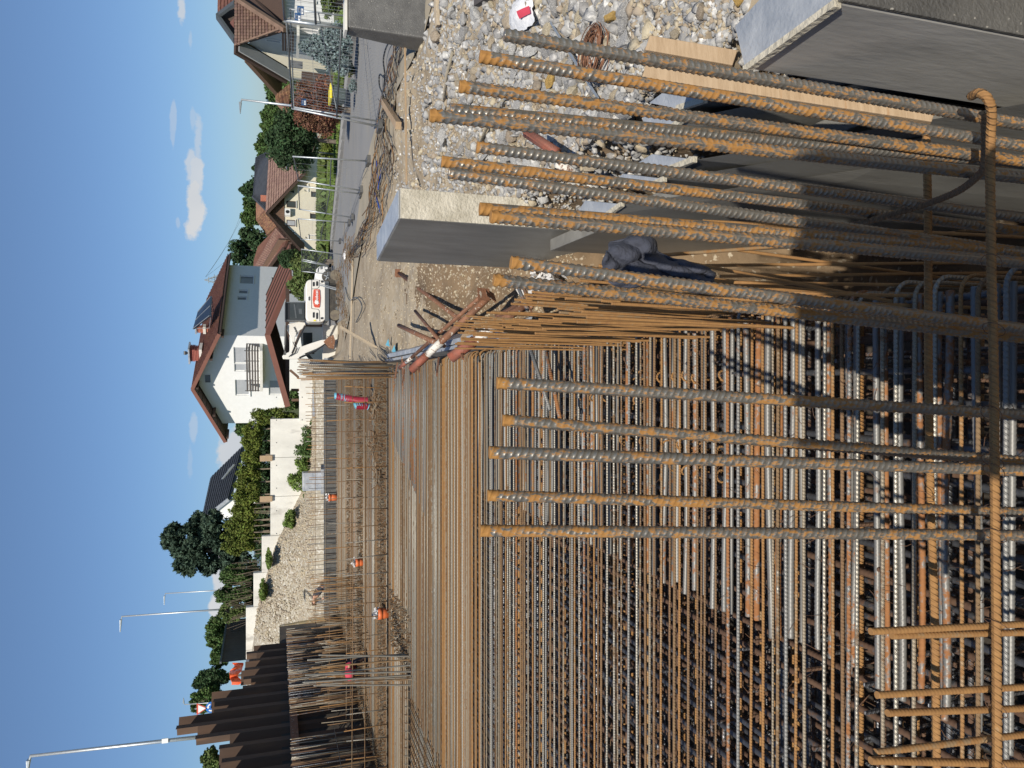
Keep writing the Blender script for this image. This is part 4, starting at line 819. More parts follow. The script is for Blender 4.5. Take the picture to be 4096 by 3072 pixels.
# ---- cream gable house
def slab(parent, name, pts, mat, t=.2): return MB().prism(pts, (0, 0, -t)).build(name, mat, parent)
hB = thing('cream_house', 'cream rendered gable house with faded pink brown tiled roof', 'house', P(1320, 850, 78))
FR, FL = P(1212, 705, 80), P(1204, 1000, 77); exB = Vector((FR.x-FL.x, FR.y-FL.y, 0)); WB = exB.length; exB.normalize(); nB = Vector((exB.y, -exB.x, 0))
z0 = -4.0; wB = Wall(Vector((FL.x, FL.y, z0)), exB, WB, FL.z-z0-.1, nB)
ax_u, ax_z = wB.px(1074, 853); wB.top = [(ax_u, ax_z-.15)]
br = dict(frame='wooddark', pane='glass')
for q, kw in [((1146, 804, 1184, 832), br), ((1146, 880, 1182, 906), dict(frame='wooddark', pane='shutter')), ((1244, 764, 1278, 790), br), ((1240, 852, 1266, 876), br), ((1234, 935, 1282, 945), dict(pane='shutter')), ((1218, 738, 1232, 746), dict(fw=.04)), ((1218, 758, 1232, 766), dict(fw=.04)), ((1222, 946, 1233, 954), dict(fw=.04))]: wB.hole_px(*q, **kw)
wB.build(hB, 'cream')
# timber clad top of the gable
u0, zc = wB.px(1138, 853); ua, _ = wB.px(1138, 783); ub, _ = wB.px(1138, 921); uA, uB = min(ua, ub), max(ua, ub)
for i in range(16):
    a = uA+(uB-uA)*i/16; b = a+(uB-uA)/16*.94; f = lambda u: zc+(ax_z-.2-zc)*(1-abs(u-ax_u)/((uB-ax_u) if u > ax_u else (ax_u-uA)))
    MB().prism([wB.pt(a, zc, .03), wB.pt(b, zc, .03), wB.pt(b, max(zc+.02, f(b)), .03), wB.pt(a, max(zc+.02, f(a)), .03)], nB*.04).build('cladding_board', 'woodbrown', hB)
for q, y in (((1168, 768), 0), ((1168, 934), 0)):
    u, z = wB.px(*q); MB().prism([wB.pt(u-.3, z-.3, .02), wB.pt(u+.3, z-.3, .02), wB.pt(u, z+.45, .02)], nB*.04).build('triangular_window', 'trim', hB); MB().prism([wB.pt(u-.2, z-.24, .05), wB.pt(u+.2, z-.24, .05), wB.pt(u, z+.28, .05)], nB*.03).build('triangular_pane', 'glass', hB)
ac = MB(); u, z = wB.px(1150, 857); ac.box(wB.pt(u, z, .3), (.8, .35, .55), ax=(exB, nB, Vector((0, 0, 1)))); a_ = ac.build('air_conditioner', 'trim', hB); m2 = MB(); m2.tube([wB.pt(u, z, .47), wB.pt(u, z, .5)], .2, 12); m2.build('fan_grille', 'black', a_)
R0, R1 = P(1063, 853, 76.5), P(1077, 611, 90); E0, E1 = P(1214, 693, 79), P(1212, 640, 90); EL, EL1 = P(1206, 1012, 75.5), P(1196, 900, 90)
E1 = R1+(E0-R0); EL1 = R1+(EL-R0)
slab(hB, 'roof', [R0, R1, E1, E0], 'wooddark', .3); slab(hB, 'roof', [EL, EL1, R1, R0], 'wooddark', .3)
tiles(hB, E0+Vector((0, 0, .02)), E1+Vector((0, 0, .02)), R1+Vector((0, 0, .02)), R0+Vector((0, 0, .02)), .33, .42, 'tilepink'); tiles(hB, EL1, EL, R0, R1, .33, .42, 'tilepink')
MB().quad(Vector((E0.x-.8, E0.y+.5, z0)), Vector((E1.x-.8, E1.y, z0)), Vector((E1.x-.8, E1.y, E1.z)), Vector((E0.x-.8, E0.y+.5, E0.z))).build('side_wall', 'cream', hB)
# roof windows
m2 = MB(); c = E0.lerp(R0, .32).lerp(E1.lerp(R1, .32), .35); un = (R0-E0).normalized(); vn = (E1-E0).normalized(); nn_ = vn.cross(un).normalized(); nn_ = nn_ if nn_.z > 0 else -nn_
m2.box(c+nn_*.12, (1.0, 1.6, .1), ax=(vn, un, nn_)); m2.build('roof_window', 'greywin', hB)
# wing with anthracite roof behind
hB2 = thing('dark_roofed_wing', 'house wing with anthracite roof rising behind the pink tiled one', 'house', P(1200, 700, 96))
a0, a1, b1, b0 = P(1012, 786, 92), P(1022, 630, 96), P(1082, 600, 92), P(1082, 860, 88)
slab(hB2, 'roof', [a0, a1, b1, b0], 'tiledark', .3); tiles(hB2, b0, b1, a1, a0, .35, .4, 'tiledark')
c0 = P(1064, 838, 90); MB().prism([a0+Vector((0, .3, -.3)), c0, P(1078, 740, 90)], (0, .3, 0)).build('gable_wall', 'woodbrown', hB2); MB().bar(a0, c0, .25, .3).build('verge_board', 'tiledark', hB2)
MB().box(P(1062, 795, 88), (.7, .5, 1.1)).build('chimney', 'brick', hB2); w_ = P(1200, 700, 93); MB().box((w_.x, w_.y, w_.z-1), (7, .4, 8)).build('wall', 'cream', hB2)
# old mossy roof
hC = thing('old_tiled_house', 'old house showing only its mossy red tiled hip roof behind the cream gable', 'house', P(1150, 880, 100))
q = [P(1107, 906, 96), P(1063, 835, 100), P(1024, 809, 103), P(1024, 878, 103), P(1068, 943, 98)]
MB().prism(q, (0, .2, -.3)).build('roof', 'tileold', hC); tiles(hC, q[4], q[0], q[1], q[3], .3, .35, 'tileold'); w_ = P(1140, 900, 101); MB().box((w_.x, w_.y, w_.z-2), (5, .4, 7)).build('wall', 'cream', hC)
# barn roof
hE = thing('barn', 'low barn with long faded red roof and open timber end beside the white house', 'barn', P(1250, 1000, 74))
q = [P(1065, 1078, 88), P(1134, 992, 87), P(1148, 958, 89), P(1106, 910, 95), P(1031, 987, 97), P(1015, 1040, 96), P(1012, 1085, 94)]
MB().prism(q, (0, 0, -.25)).build('roof', 'tilered', hE)
tiles(hE, P(1063, 1085, 87.9), P(1146, 958, 88.8), P(1104, 912, 95), P(1014, 1075, 94), .3, .42, 'tilepink')
MB().bar(P(1067, 1083, 87.8), P(1135, 992, 86.8), .2, .3).build('eaves_board', 'wooddark', hE)
a, b = P(1100, 1080, 89), P(1118, 1006, 88.5); MB().prism([(a.x, a.y, -3.5), (b.x+1.4, b.y, -3.5), (b.x+1.4, b.y, b.z+.1), (a.x, a.y, a.z+1.6)], (.3, .6, 0)).build('wall', 'woodbrown', hE)
for (x, y) in [(1150, 975), (1165, 955)]: MB().bar(P(1140, y, 88.5), P(1190, y-3, 88.5), .2, .2).build('post', 'wooddark', hE)
for (x0, y0, x1, y1) in [(1144, 972, 1162, 985), (1150, 985, 1165, 1000), (1165, 965, 1178, 988)]:
    a, b = P(x0, y0, 90), P(x1, y1, 90); MB().box(((a.x+b.x)/2, a.y, (a.z+b.z)/2), (abs(a.x-b.x), .4, abs(a.z-b.z))).build('brick_pier', 'brick', hE)

# ---- house at the right edge
hA = thing('brown_roofed_house', 'white house with steep brown tiled roof and deep shaded eaves at the right edge', 'house', P(1300, 200, 48))
def A(x, y, d): return P(850+x*.2261, y*.2261, d)
V0, AP, LF = A(1200, 520, 45), A(395, 800, 48), A(1310, 1335, 51)
# gable wall facing left-front
exA = Vector((V0.x-LF.x, V0.y-LF.y, 0)); WA = exA.length-.9; exA.normalize(); nA = Vector((exA.y, -exA.x, 0)); o = Vector((LF.x, LF.y, -2.2))+exA*.45-nA*1.1
wA = Wall(o, exA, WA, LF.z+2.2-.1, nA); ua, za = wA.px(889, 180); wA.top = [(min(max(ua, .5), WA-.3), AP.z+2.2-.4)]
for q, kw in [(((1062), 152, 1124, 170), dict(pane='shutter')), ((1200, 105, 1272, 125), dict(pane='glass')), ((1126, 118, 1175, 135), dict(pane='greywin', frame='wooddark'))]: wA.hole_px(*q, **kw)
wA.build(hA, 'whiteA')
mb = MB(); mb.bar(AP, LF, 1.3, .22, up=(0, 0, 1)); mb.build('verge_board', 'wooddark', hA); mb = MB(); mb.bar(AP-nA*-.0+Vector((0, 0, -.25)), LF+Vector((0, 0, -.25)), .9, .1); mb.build('verge_soffit', 'shutter', hA)
# tiled slope between the two gables, narrowing to the corner
T1, T2 = A(395, 800, 48), A(395, -350, 50); Bv = A(1280, 530, 45); Bv2 = A(1200, 510, 45)
MB().prism([T1, T2, Bv], (0, 0, -.25)).build('roof', 'wooddark', hA)
tiles(hA, Bv-(T2-T1)*.235, Bv+(T2-T1)*.765, T2, T1, .27, .36, 'tilebrown', poly=lambda u, v: u >= .235*(1-v) and u <= .235+v*.5)
MB().bar(T1, Bv2, .10, .12).build('verge_trim', 'tilebrown', hA); MB().bar(A(470, 0, 47), A(1290, 530, 44.8), .25, .3).build('verge_board', 'tilebrown', hA); MB().bar(A(150, -210, 48), A(470, 0, 47), .25, .3).build('verge_board', 'tilebrown', hA)
# right front gable, its deep eave shade put into the dark wood colour
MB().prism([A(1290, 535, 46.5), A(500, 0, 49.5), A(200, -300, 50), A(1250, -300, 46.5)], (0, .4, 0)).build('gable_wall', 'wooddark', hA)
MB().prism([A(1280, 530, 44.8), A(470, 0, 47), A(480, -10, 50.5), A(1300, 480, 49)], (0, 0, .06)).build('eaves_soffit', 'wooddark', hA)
# lower wall right with window
o2 = Vector((A(1300, 540, 47).x, A(1300, 540, 47).y, -2.2)); wR = Wall(o2, Vector((1, .12, 0)), 7, A(1250, 400, 47).z+2.2, Vector((.12, -1, 0))); wR.hole_px(1188, 0, 1262, 14, pane='glass'); wR.build(hA, 'whiteA')
# upper gable behind
hA_t = A(90, 330, 56); ul = A(395, 720, 55); ur = A(395, 0, 55)
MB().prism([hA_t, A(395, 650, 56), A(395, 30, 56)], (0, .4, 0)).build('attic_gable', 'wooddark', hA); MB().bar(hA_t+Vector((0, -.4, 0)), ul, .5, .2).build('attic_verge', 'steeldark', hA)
MB().bar(hA_t+Vector((0, -.4, 0)), A(395, 50, 55), .5, .2).build('attic_verge', 'steeldark', hA)
tiles(hA, A(395, 40, 56), A(395, -500, 60), A(100, -300, 60), A(90, 330, 56), .27, .36, 'tilered'); MB().prism([A(395, 40, 56), A(395, -500, 60), A(100, -300, 60), A(90, 330, 56)], (0, 0, -.2)).build('attic_roof', 'tilered', hA)
MB().prism([A(310, 395, 55.6), A(380, 320, 55.6), A(380, 490, 55.6)], (0, .3, 0)).build('dormer_gable', 'tilered', hA)
# balcony rail
p0, p1 = A(1330, 545, 45.2), A(1330, 905, 47.6); bn = (p1-p0).normalized()
for i in range(5): z = .28-i*.15; MB().bar(p0+Vector((0, 0, z)), p1+Vector((0, 0, z)), .04, .11).build('balcony_slat', 'wooddark', hA)
MB().bar(p0+Vector((.2, .2, -.62)), p1+Vector((0, .2, -.62)), .7, .16).build('balcony_slab', 'conc', hA)
# larger rear wing lit by the sun
hW = thing('rear_wing', 'sunlit cream wing with long brown eaves behind the brown roofed house', 'house', A(1900, 1250, 55))
a, b = A(1340, 1060, 54), A(1340, 1400, 57); mb = MB(); mb.poly([(a.x+1.2, a.y, -2.5), (b.x, b.y, -2.5), (b.x, b.y, A(1290, 1390, 57).z), A(1060, 1270, 56), A(890, 1110, 55), (a.x+1.2, a.y, A(890, 1110, 55).z)]); mb.build('wall', 'cream', hW)
MB().bar(A(600, 930, 54), A(1200, 1600, 58), 1.6, .3).build('verge_board', 'woodbrown', hW); MB().bar(A(640, 960, 54.6), A(1080, 1340, 57.5), .5, .5).build('eaves_beam', 'woodbrown', hW)
MB().prism([A(1075, 1340, 57), A(1200, 1600, 58.5), A(1210, 1380, 57.5)], (0, .5, 0)).build('porch_gable', 'wooddark', hW)
MB().box(A(1470, 1140, 54), (.5, .12, 1.0)).build('window', 'greywin', hW); m2 = MB(); m2.tube([A(1310, 1375, 56.5), A(1900, 1450, 56.5)], .07, 6); m2.build('downpipe', 'steeldark', hW)
# old shed
hS = thing('old_shed', 'small old shed with lumpy orange tiled roof behind the red leaved bush', 'shed', P(1300, 430, 44))
def C1(x, y, d): return P(600+x*.463, y*.463, d)
q = [C1(1225, 735, 45), C1(1195, 975, 42), C1(1085, 850, 44)]; MB().prism(q, (.6, 2.5, 0)).build('roof', 'tileold', hS)
tiles(hS, C1(1222, 720, 45), C1(1200, 975, 42), C1(1088, 865, 44), C1(1086, 835, 44.2), .22, .26, 'tileold'); p = C1(1300, 840, 44); MB().box((p.x, p.y+.6, -.6), (3.4, .5, 2.9)).build('wall', 'wooddark', hS); MB().bar(C1(1190, 980, 42), C1(1225, 960, 42), .12, .12).build('gutter', 'trim', hS)
# cladded fence behind the wall
cf = thing('board_fence', 'dark brown board fence between the bushes and the orange mesh', 'fence', PY(983, 2570, 45))
n_b = 19
for i in range(n_b):
    t_ = i/n_b; t2_ = (i+.93)/n_b; ya, yb = 2480+171*t_, 2480+171*t2_; Yd = 48-5*t_
    a, b = PY(912-28*t_, ya, Yd), PY(912-28*t2_, yb, Yd-.2); zb_ = 2.6
    MB().prism([(a.x, a.y+random.uniform(0, .03), zb_), (b.x, b.y, zb_), (b.x, b.y, b.z), (a.x, a.y, a.z)], (0, .05, 0)).build('fence_board', 'cladding', cf)
MB().bar(PY(908, 2480, 47.8), PY(882, 2651, 42.7), .12, .1).build('top_rail', 'steeldark', cf)
# far dark tiled house
hF = thing('slate_roofed_house', 'house behind the hedge with anthracite tiled roof and white gable', 'house', PY(1000, 1930, 75))
def C3(x, y, d): return P(600+x*.463, 1400+y*.463, d)
r0, r1 = C3(525, 1105, 78), C3(445, 1475, 68); e0, e1 = C3(800, 835, 80), C3(680, 1290, 68)
MB().prism([r0, r1, e1, e0], (0, 0, -.25)).build('roof', 'tiledark', hF); tiles(hF, e0+Vector((0, 0, .03)), e1+Vector((0, 0, .03)), r1+Vector((0, 0, .03)), r0+Vector((0, 0, .03)), .34, .36, 'tiledark')
MB().bar(r1, e1, .15, .3).build('verge_board', 'conctop', hF); g_ = C3(800, 1480, 67); MB().poly([r1+Vector((0, .4, -.3)), e1+Vector((0, .4, -.3)), (e1.x, e1.y+.4, 2), (g_.x, g_.y+1, 2)]).build('gable_wall', 'white', hF)
MB().prism([C3(625, 1115, 73), C3(730, 985, 74), C3(738, 990, 74), C3(635, 1115, 73)], (0, -.05, .12)).build('snow_guard', 'galv', hF); MB().prism([C3(680, 1040, 74), C3(700, 1015, 74), C3(725, 1010, 74), C3(705, 1035, 74)], (0, -.05, .15)).build('roof_window', 'glass', hF)
# ------------------------------------------------------------------ plants
def trunk(parent, p, h, r, mat='bark', lean=(0, 0), limbs=0, spread=1.0):
    mb = MB(); p = Vector(p); top = p+Vector((lean[0], lean[1], h)); mb.tube([p, p.lerp(top, .5)+Vector((random.uniform(-.04, .04), 0, 0)), top], [r, r*.8, r*.45], 7)
    for i in range(limbs):
        a = random.uniform(0, 6.28); b = p.lerp(top, random.uniform(.35, .95)); e = b+Vector((math.cos(a)*spread, math.sin(a)*spread, random.uniform(.3, 1)*spread)); mb.tube([b, b.lerp(e, .5)+Vector((0, 0, .05)), e], [r*.4, r*.25, r*.1], 5)
    return mb.build('trunk', mat, parent)
def broadleaf(lab, name, cat, x0, x1, y0, y1, Yd, mat, n=9000, leaf=.13, base=None, clumps=22, trunk_r=.12, group=None, spread=.34, depth=None, flat=0.0):
    if Yd is None: g_ = ground_at(x1+6, (y0+y1)/2); Yd = g_.y; base = g_.z
    a, b = PY(x0, y1, Yd), PY(x1, y0, Yd); c = Vector(((a.x+b.x)/2, Yd, (a.z+b.z)/2)); rx, rz = abs(b.x-a.x)/2, abs(a.z-b.z)/2; base = c.z-rz-.6 if base is None else base
    t = thing(name, lab, cat, (c.x, Yd, base), group); trunk(t, (c.x, Yd, base), c.z-base+rz*.3, trunk_r, limbs=7, spread=rx*.7)
    pts = clumped(n, c, (rx*1.2, (depth or rx)*1.1, rz*1.2), int(clumps*1.7), spread*.85); leafobj('crown', pts, leaf, mat, t); return t
def conifer(lab, name, cat, apex, base_xy, wid, Yd, mat, n=9000, leaf=.16, droop=.25, group=None, tiers=14, zb=None):
    a = PY(*apex, Yd); z0 = PY(*base_xy, Yd).z if zb is None else zb; H = a.z-z0; Rr = wid/2; x = PY(*base_xy, Yd).x
    t = thing(name, lab, cat, (x, Yd, z0), group); mb = MB(); mb.tube([(x, Yd, z0), (a.x, Yd, a.z-.1)], [max(.04, H*.02), .01], 6); mb.build('trunk', 'bark', t)
    P_ = []; nbr = 190; per = n//nbr
    for i in range(nbr):
        f = (i+.5)/nbr; zz = z0+H*(.04+.94*f**1.05); rl = Rr*(1-f)**.85*random.uniform(.75, 1.12)+.05; ang = i*2.399+random.uniform(-.2, .2); s = np.random.rand(per)**.6
        px = x+(a.x-x)*f+np.cos(ang)*rl*s; py = Yd+np.sin(ang)*rl*s; pz = zz-droop*rl*s+.12*rl*(s**2)*1.5; P_.append(np.stack([px, py, pz], 1)+np.random.normal(size=(per, 3))*rl*.055+0)
    leafobj('crown', np.concatenate(P_), leaf, mat, t); return t
# clipped thujas above the retaining wall
tl = ['right end of the row, hanging over the wall step', 'second from the right, with a gap and bare stem below', 'third from the right, lumpy and low', 'fourth from the right, behind the first timber stub', 'fifth from the right in the row',
      'middle of the row, before the dark tiled roof', 'sixth from the left end, in front of the roof window', 'just right of the second timber stub', 'above the second timber stub', 'tall one whose stem shows bare at the foot', 'last clipped one beside the dark conifer']
cols = [(1668, 998, 1185), (1722, 972, 1052), (1772, 962, 1050), (1828, 965, 1046), (1885, 950, 1046), (1938, 935, 1044), (1990, 926, 1044), (2042, 910, 1040), (2094, 898, 1036), (2140, 890, 1034), (2182, 893, 1028)]
for lab, (y, xt, xb) in zip(tl, cols):
    t = thing('thuja', 'clipped olive green thuja '+lab, 'hedge tree', PY(1082, y, 44.5), 'clipped thujas above the retaining wall'); a = PY(xt, y, 44.5); b = PY(xb, y, 44.5); base = 2.3 if y > 1690 else .6
    trunk(t, (a.x+.1, 44.5, base), b.z-base+.6, .05, 'twig', limbs=3, spread=.4)
    c = ((a.x+b.x)/2, 44.5, (a.z+b.z)/2); pts = np.concatenate([clumped(4200, c, (.56, .62, abs(a.z-b.z)/2*1.05), 26, .36, hollow=.75), clumped(800, c, (.4, .4, abs(a.z-b.z)/2), 10, .4)])
    leafobj('crown', pts, .12, 'thuja', t, long=1.2)
for i, y in enumerate(np.linspace(2010, 2200, 13)):
    p = PY(1080, y+random.uniform(-5, 5), 43.6); m2 = MB(); m2.tube([(p.x, p.y, 2.2), (p.x+random.uniform(-.15, .15), p.y, 3.5)], [.035, .015], 5); m2.build('bare_stem', 'twig', label='thin bare grey stem standing behind the wall top, under the hedge', cat='stem', group='bare stems under the hedge')
for lab, q in [('dark undergrowth behind the stems of the hedge, right part', (1020, 1092, 1660, 1850)), ('dark undergrowth behind the stems of the hedge, left part', (1015, 1092, 1840, 2060)), ('dark undergrowth between hedge and conifer', (1005, 1085, 2050, 2240)), ('dark undergrowth below the bushes by the street lamps', (975, 1050, 2240, 2480))]:
    broadleaf(lab, 'undergrowth', 'bushes', *q, 47.5, 'leafdark', n=9000, leaf=.14, clumps=60, depth=.8, spread=.3, trunk_r=.03)
# dark conifer
def bigconifer():
    t = thing('conifer', 'tall dark blue green conifer with ragged top left of the clipped hedge', 'tree', PY(1050, 2180, 50)); p = PY(1050, 2190, 50); trunk(t, (p.x, 50, 2.0), 6.5, .2)
    pts = []
    for (x, y, rx, rz, n) in [(700, 2140, .75, .9, 3000), (740, 2180, 1.1, .9, 3500), (790, 2130, 1.3, .9, 4000), (770, 2230, 1.2, .8, 3500), (830, 2190, 1.8, .9, 5500), (720, 2255, .5, .45, 1200), (880, 2170, 1.8, 1.0, 4500), (900, 2240, 1.5, .9, 3500), (945, 2220, 1.6, .9, 3000), (680, 2120, .3, .3, 500), (668, 2170, .3, .35, 600), (850, 2085, .8, .7, 2000)]:
        c = PY(x, y, 50); pts.append(clumped(int(n*1.1), c, (rx*1.08, 1.3, rz*1.08), 34, .24, hollow=.5))
    leafobj('crown', np.concatenate(pts), .17, 'spruce', t, long=1.7)
bigconifer()
broadleaf('dense mid green bush beside the dark conifer, behind the wall', 'bush', 'bush', 872, 1005, 2255, 2345, 47, 'leafgreen', n=9000, leaf=.12)
broadleaf('dense green bush below the middle street lamp', 'bush', 'bush', 862, 1000, 2330, 2425, 46.5, 'leafgreen', n=9500, leaf=.12)
broadleaf('lighter green bush with bare twigs just right of the board fence', 'bush', 'bush', 868, 985, 2400, 2490, 46, 'bamboo', n=8000, leaf=.12)
tw = MB()
for i in range(45):
    y = random.uniform(2240, 2490); p = PY(985 if y > 2290 else 1015, y, 45.4); tw.tube([(p.x, p.y, p.z-.3), (p.x+random.uniform(-.4, .2), p.y, p.z+random.uniform(.5, 1.3))], .007, 4)
tw.build('twigs', 'twig', kind='stuff', label='bare grey twigs under the bushes behind the wall')
broadleaf('airy green tree rising behind the board fence', 'tree', 'tree', 815, 925, 2470, 2600, 66, 'leafgreen', n=8000, leaf=.2, clumps=26, base=1)
broadleaf('lower leafy tree where the board fence meets the orange mesh', 'tree', 'tree', 832, 925, 2580, 2670, 62, 'leafgreen', n=6000, leaf=.2, base=1)
broadleaf('green tree behind the yield sign', 'tree', 'tree', 742, 900, 2745, 2860, 60, 'leafgreen', n=9000, leaf=.2, clumps=26, base=1)
broadleaf('green tree right of the yield sign, above the orange mesh', 'tree', 'tree', 765, 925, 2672, 2760, 61, 'leafdark', n=8000, leaf=.2, clumps=24, base=1)
broadleaf('small shrub at the left edge above the sheet piles', 'shrub', 'shrub', 800, 895, 2985, 3100, 27, 'bamboo', n=5000, leaf=.09, base=3)
# shrubs in front of the retaining wall
for lab, q in [('bushy shrub at the foot of the wall, nearest to the grey form panel', (1245, 1315, 1665, 1712)), ('feathery shrub spreading up the wall, right half of the thicket', (1205, 1300, 1700, 1775)), ('rounded shrub in the middle of the thicket along the wall', (1185, 1290, 1765, 1835)), ('dense shrub right of the concrete stub', (1180, 1270, 1825, 1905)), ('spiky shrub behind the concrete stub', (1150, 1240, 1885, 1965)), ('low shrub left of the concrete stub', (1215, 1275, 1955, 2015)), ('lone round shrub growing in the gravel slope', (1136, 1185, 2040, 2112)), ('small green tuft near the step of the wall', (1062, 1088, 2200, 2280)), ('small green tuft on the slope under the higher wall step', (1038, 1070, 2325, 2395)), ('low weeds hanging over the yellow soil', (1275, 1312, 1790, 1900))]:
    broadleaf(lab, 'shrub', 'shrub', *q, 39.6, 'leafbright' if random.random() < .5 else 'leafgreen', n=3200, leaf=.10, clumps=16, trunk_r=.02, depth=.7, spread=.42, base=PY(q[1], q[2], 39.6).z-.25)
# right hand side
conifer('blue grey spruce on the verge behind the mesh fence', 'blue_spruce', 'tree', (1192, 182), (1408, 200), 1.75, 24.5, 'bluespruce', n=15000, leaf=.085, droop=.1)
broadleaf('round red brown bush behind the mesh fence', 'red_bush', 'bush', 1166, 1362, 328, 530, 29, 'leafred', n=17000, leaf=.075, clumps=40, spread=.3)
broadleaf('dark green broadleaf tree beside the road behind the red bush', 'tree', 'tree', 1066, 1262, 440, 662, 38, 'leafdark', n=17000, leaf=.13, clumps=36, base=-.9)
broadleaf('low round shrub in front of the dark green tree', 'shrub', 'shrub', 1282, 1340, 560, 640, None, 'thuja', n=4000, leaf=.09)
broadleaf('flowering low shrub at the garden edge by the road', 'shrub', 'shrub', 1280, 1335, 530, 585, None, 'bamboo', n=3500, leaf=.08)
broadleaf('small round green bush at the foot of the blue spruce', 'shrub', 'shrub', 1388, 1418, 258, 305, None, 'thuja', n=2500, leaf=.05)
broadleaf('grey green bush beside the driveway', 'shrub', 'shrub', 1338, 1378, 310, 350, None, 'leafgreen', n=2500, leaf=.06)
broadleaf('grey green low bush on the verge under the red bush', 'shrub', 'shrub', 1395, 1425, 320, 370, None, 'bluespruce', n=2500, leaf=.05)
broadleaf('dark rounded shrub at the right edge behind the fence top', 'shrub', 'shrub', 1285, 1350, -40, 60, 24, 'bamboo', n=5000, leaf=.07)
n_ = 0
for (x0, x1, y0, y1) in [(1075, 1180, 330, 400), (1068, 1170, 380, 460), (1050, 1160, 440, 510), (1040, 1150, 490, 560), (1030, 1140, 540, 600), (1022, 1130, 580, 650), (1090, 1180, 300, 350)]:
    x0, x1, y0, y1 = x0-8, x1, y0-8, y1+8; broadleaf(['tree of the wooded hill, just left of the brown roofed house', 'tree of the wooded hill above the old shed', 'tree of the wooded hill behind the near street lamp', 'tree of the wooded hill above the dark green tree', 'tree of the wooded hill at its left shoulder', 'tree of the wooded hill ending beside the dark roofed wing', 'lowest tree of the wooded hill beside the house wing'][n_], 'hill_tree', 'tree', x0, x1, y0, y1, 110+n_*2, 'leafgreen', n=4200, leaf=.42, clumps=18, base=-5, group='trees of the wooded hill'); n_ += 1
broadleaf('big dark round tree behind the barn roof', 'tree', 'tree', 926, 1075, 925, 1075, 105, 'leafdark', n=9000, leaf=.4, clumps=26, base=-3)
broadleaf('open leafy tree behind the cream house ridge', 'tree', 'tree', 962, 1045, 840, 905, 112, 'leafgreen', n=4500, leaf=.4, base=-3)
broadleaf('small airy tree above the anthracite roof', 'tree', 'tree', 968, 1045, 775, 845, 116, 'leafgreen', n=3500, leaf=.4, base=-3)
conifer('thin conifer tip above the anthracite roof', 'conifer', 'tree', (955, 758), (1050, 762), 5.5, 112, 'leafdark', n=3500, leaf=.4)
conifer('tiny conifer tip right of the anthracite roof', 'conifer', 'tree', (1008, 672), (1050, 672), 3.0, 118, 'leafdark', n=1500, leaf=.4)
broadleaf('tree glimpsed behind the left eave of the white house', 'tree', 'tree', 938, 1000, 1680, 1740, 95, 'leafgreen', n=2500, leaf=.35, base=0)
for lab, q in [('tall olive green bamboo hedge behind the excavator, right part', (1150, 1290, 1000, 1100)), ('olive green bamboo hedge behind the excavator body', (1165, 1300, 1085, 1190)), ('dark leafy bush between barn and bamboo', (1118, 1180, 1000, 1070))]:
    broadleaf(lab, 'bamboo_hedge', 'hedge', *q, 49, 'bamboo' if 'bamboo hedge' in lab else 'leafdark', n=9000, leaf=.2, clumps=24, base=-1.8)
broadleaf('green hedge seen under the carport, left end', 'hedge', 'hedge', 1140, 1200, 1560, 1680, 58, 'leafgreen', n=5000, leaf=.15)
# ------------------------------------------------------------------ lamps, signs, fences
def lamp(lab, top, bot, Yd, arm, r=.055, hook=False, scale=1):
    a, b = PY(*top, Yd), PY(*bot, Yd); zb = min(b.z, gz(b.x, Yd)) if b.x > 0 else 2.0
    a = Vector((b.x+(a.x-b.x)*.25, a.y, a.z)) if False else a; foot = b+(b-a)*((b.z-zb)/(a.z-b.z)); t = thing('street_lamp', lab, 'street lamp', foot, 'street lamps')
    m2 = MB(); m2.tube([foot, a], [r*1.15, r*.7], 10); m2.build('pole', 'galv', t, smooth=True); e = a+Vector((arm, -.15, .02))
    m2 = MB(); m2.tube([a-Vector((0, 0, .02)), a+Vector((arm*.3, -.03, .02))], r*.5, 6); m2.build('arm', 'galv', t)
    m2 = MB(); m2.hull8([a+Vector((arm*.2, -.09, -.02)), e+Vector((0, -.05, 0)), e+Vector((0, .05, 0)), a+Vector((arm*.2, .09, -.02))], [a+Vector((arm*.2, -.09, .09)), e+Vector((0, -.05, .03)), e+Vector((0, .05, .03)), a+Vector((arm*.2, .09, .09))]); m2.build('lamp_head', 'galv', t, bevel=.01)
    return t
l1 = lamp('tall street lamp at the left edge with a small white plate on its pole', (120, 3024), (806, 2947), 28, -.55, .07)
p = PY(660, 2963, 27.9); MB().box(p, (.16, .03, .2)).build('plate', 'signwhite', l1)
lamp('tall thin street lamp rising behind the bushes, nearer of two', (486, 2466), (870, 2439), 48, -.85, .06)
lamp('farthest thin street lamp behind the bushes', (660, 2374), (866, 2362), 66, -.9, .055)
lamp('small thin lamp behind the yield sign', (737, 2818), (861, 2809), 58, .55, .045)
lamp('street lamp behind the mesh fence before the red bush', (965, 398), (1392, 450), 32, -.62, .055)
lamp('short street lamp before the dark green tree', (1093, 588), (1349, 618), 42, -.5, .045)
ys_ = thing('yield_sign', 'inverted red and white triangle sign above the sheet piles', 'road sign', PY(861, 2835, 34))
def tri(s, off, c): return [c+Vector((-s*.5, off, s*.433)), c+Vector((s*.5, off, s*.433)), c+Vector((0, off, -s*.433))]
c = PY(809, 2834, 34); MB().prism(tri(.50, 0, c), (0, .02, 0)).build('border', 'red', ys_); MB().prism(tri(.34, -.01, c+Vector((0, 0, .008))), (0, .01, 0)).build('face', 'signwhite', ys_)
m2 = MB(); m2.tube([c+Vector((0, .06, .3)), c+Vector((0, .06, -2.2))], .03, 8); m2.build('pole', 'galv', ys_)
rs = thing('roundabout_sign', 'round blue sign with white arrows below the yield triangle', 'road sign', PY(861, 2835, 34)+Vector((0, 0, -.1))); c2 = PY(846, 2829, 34)
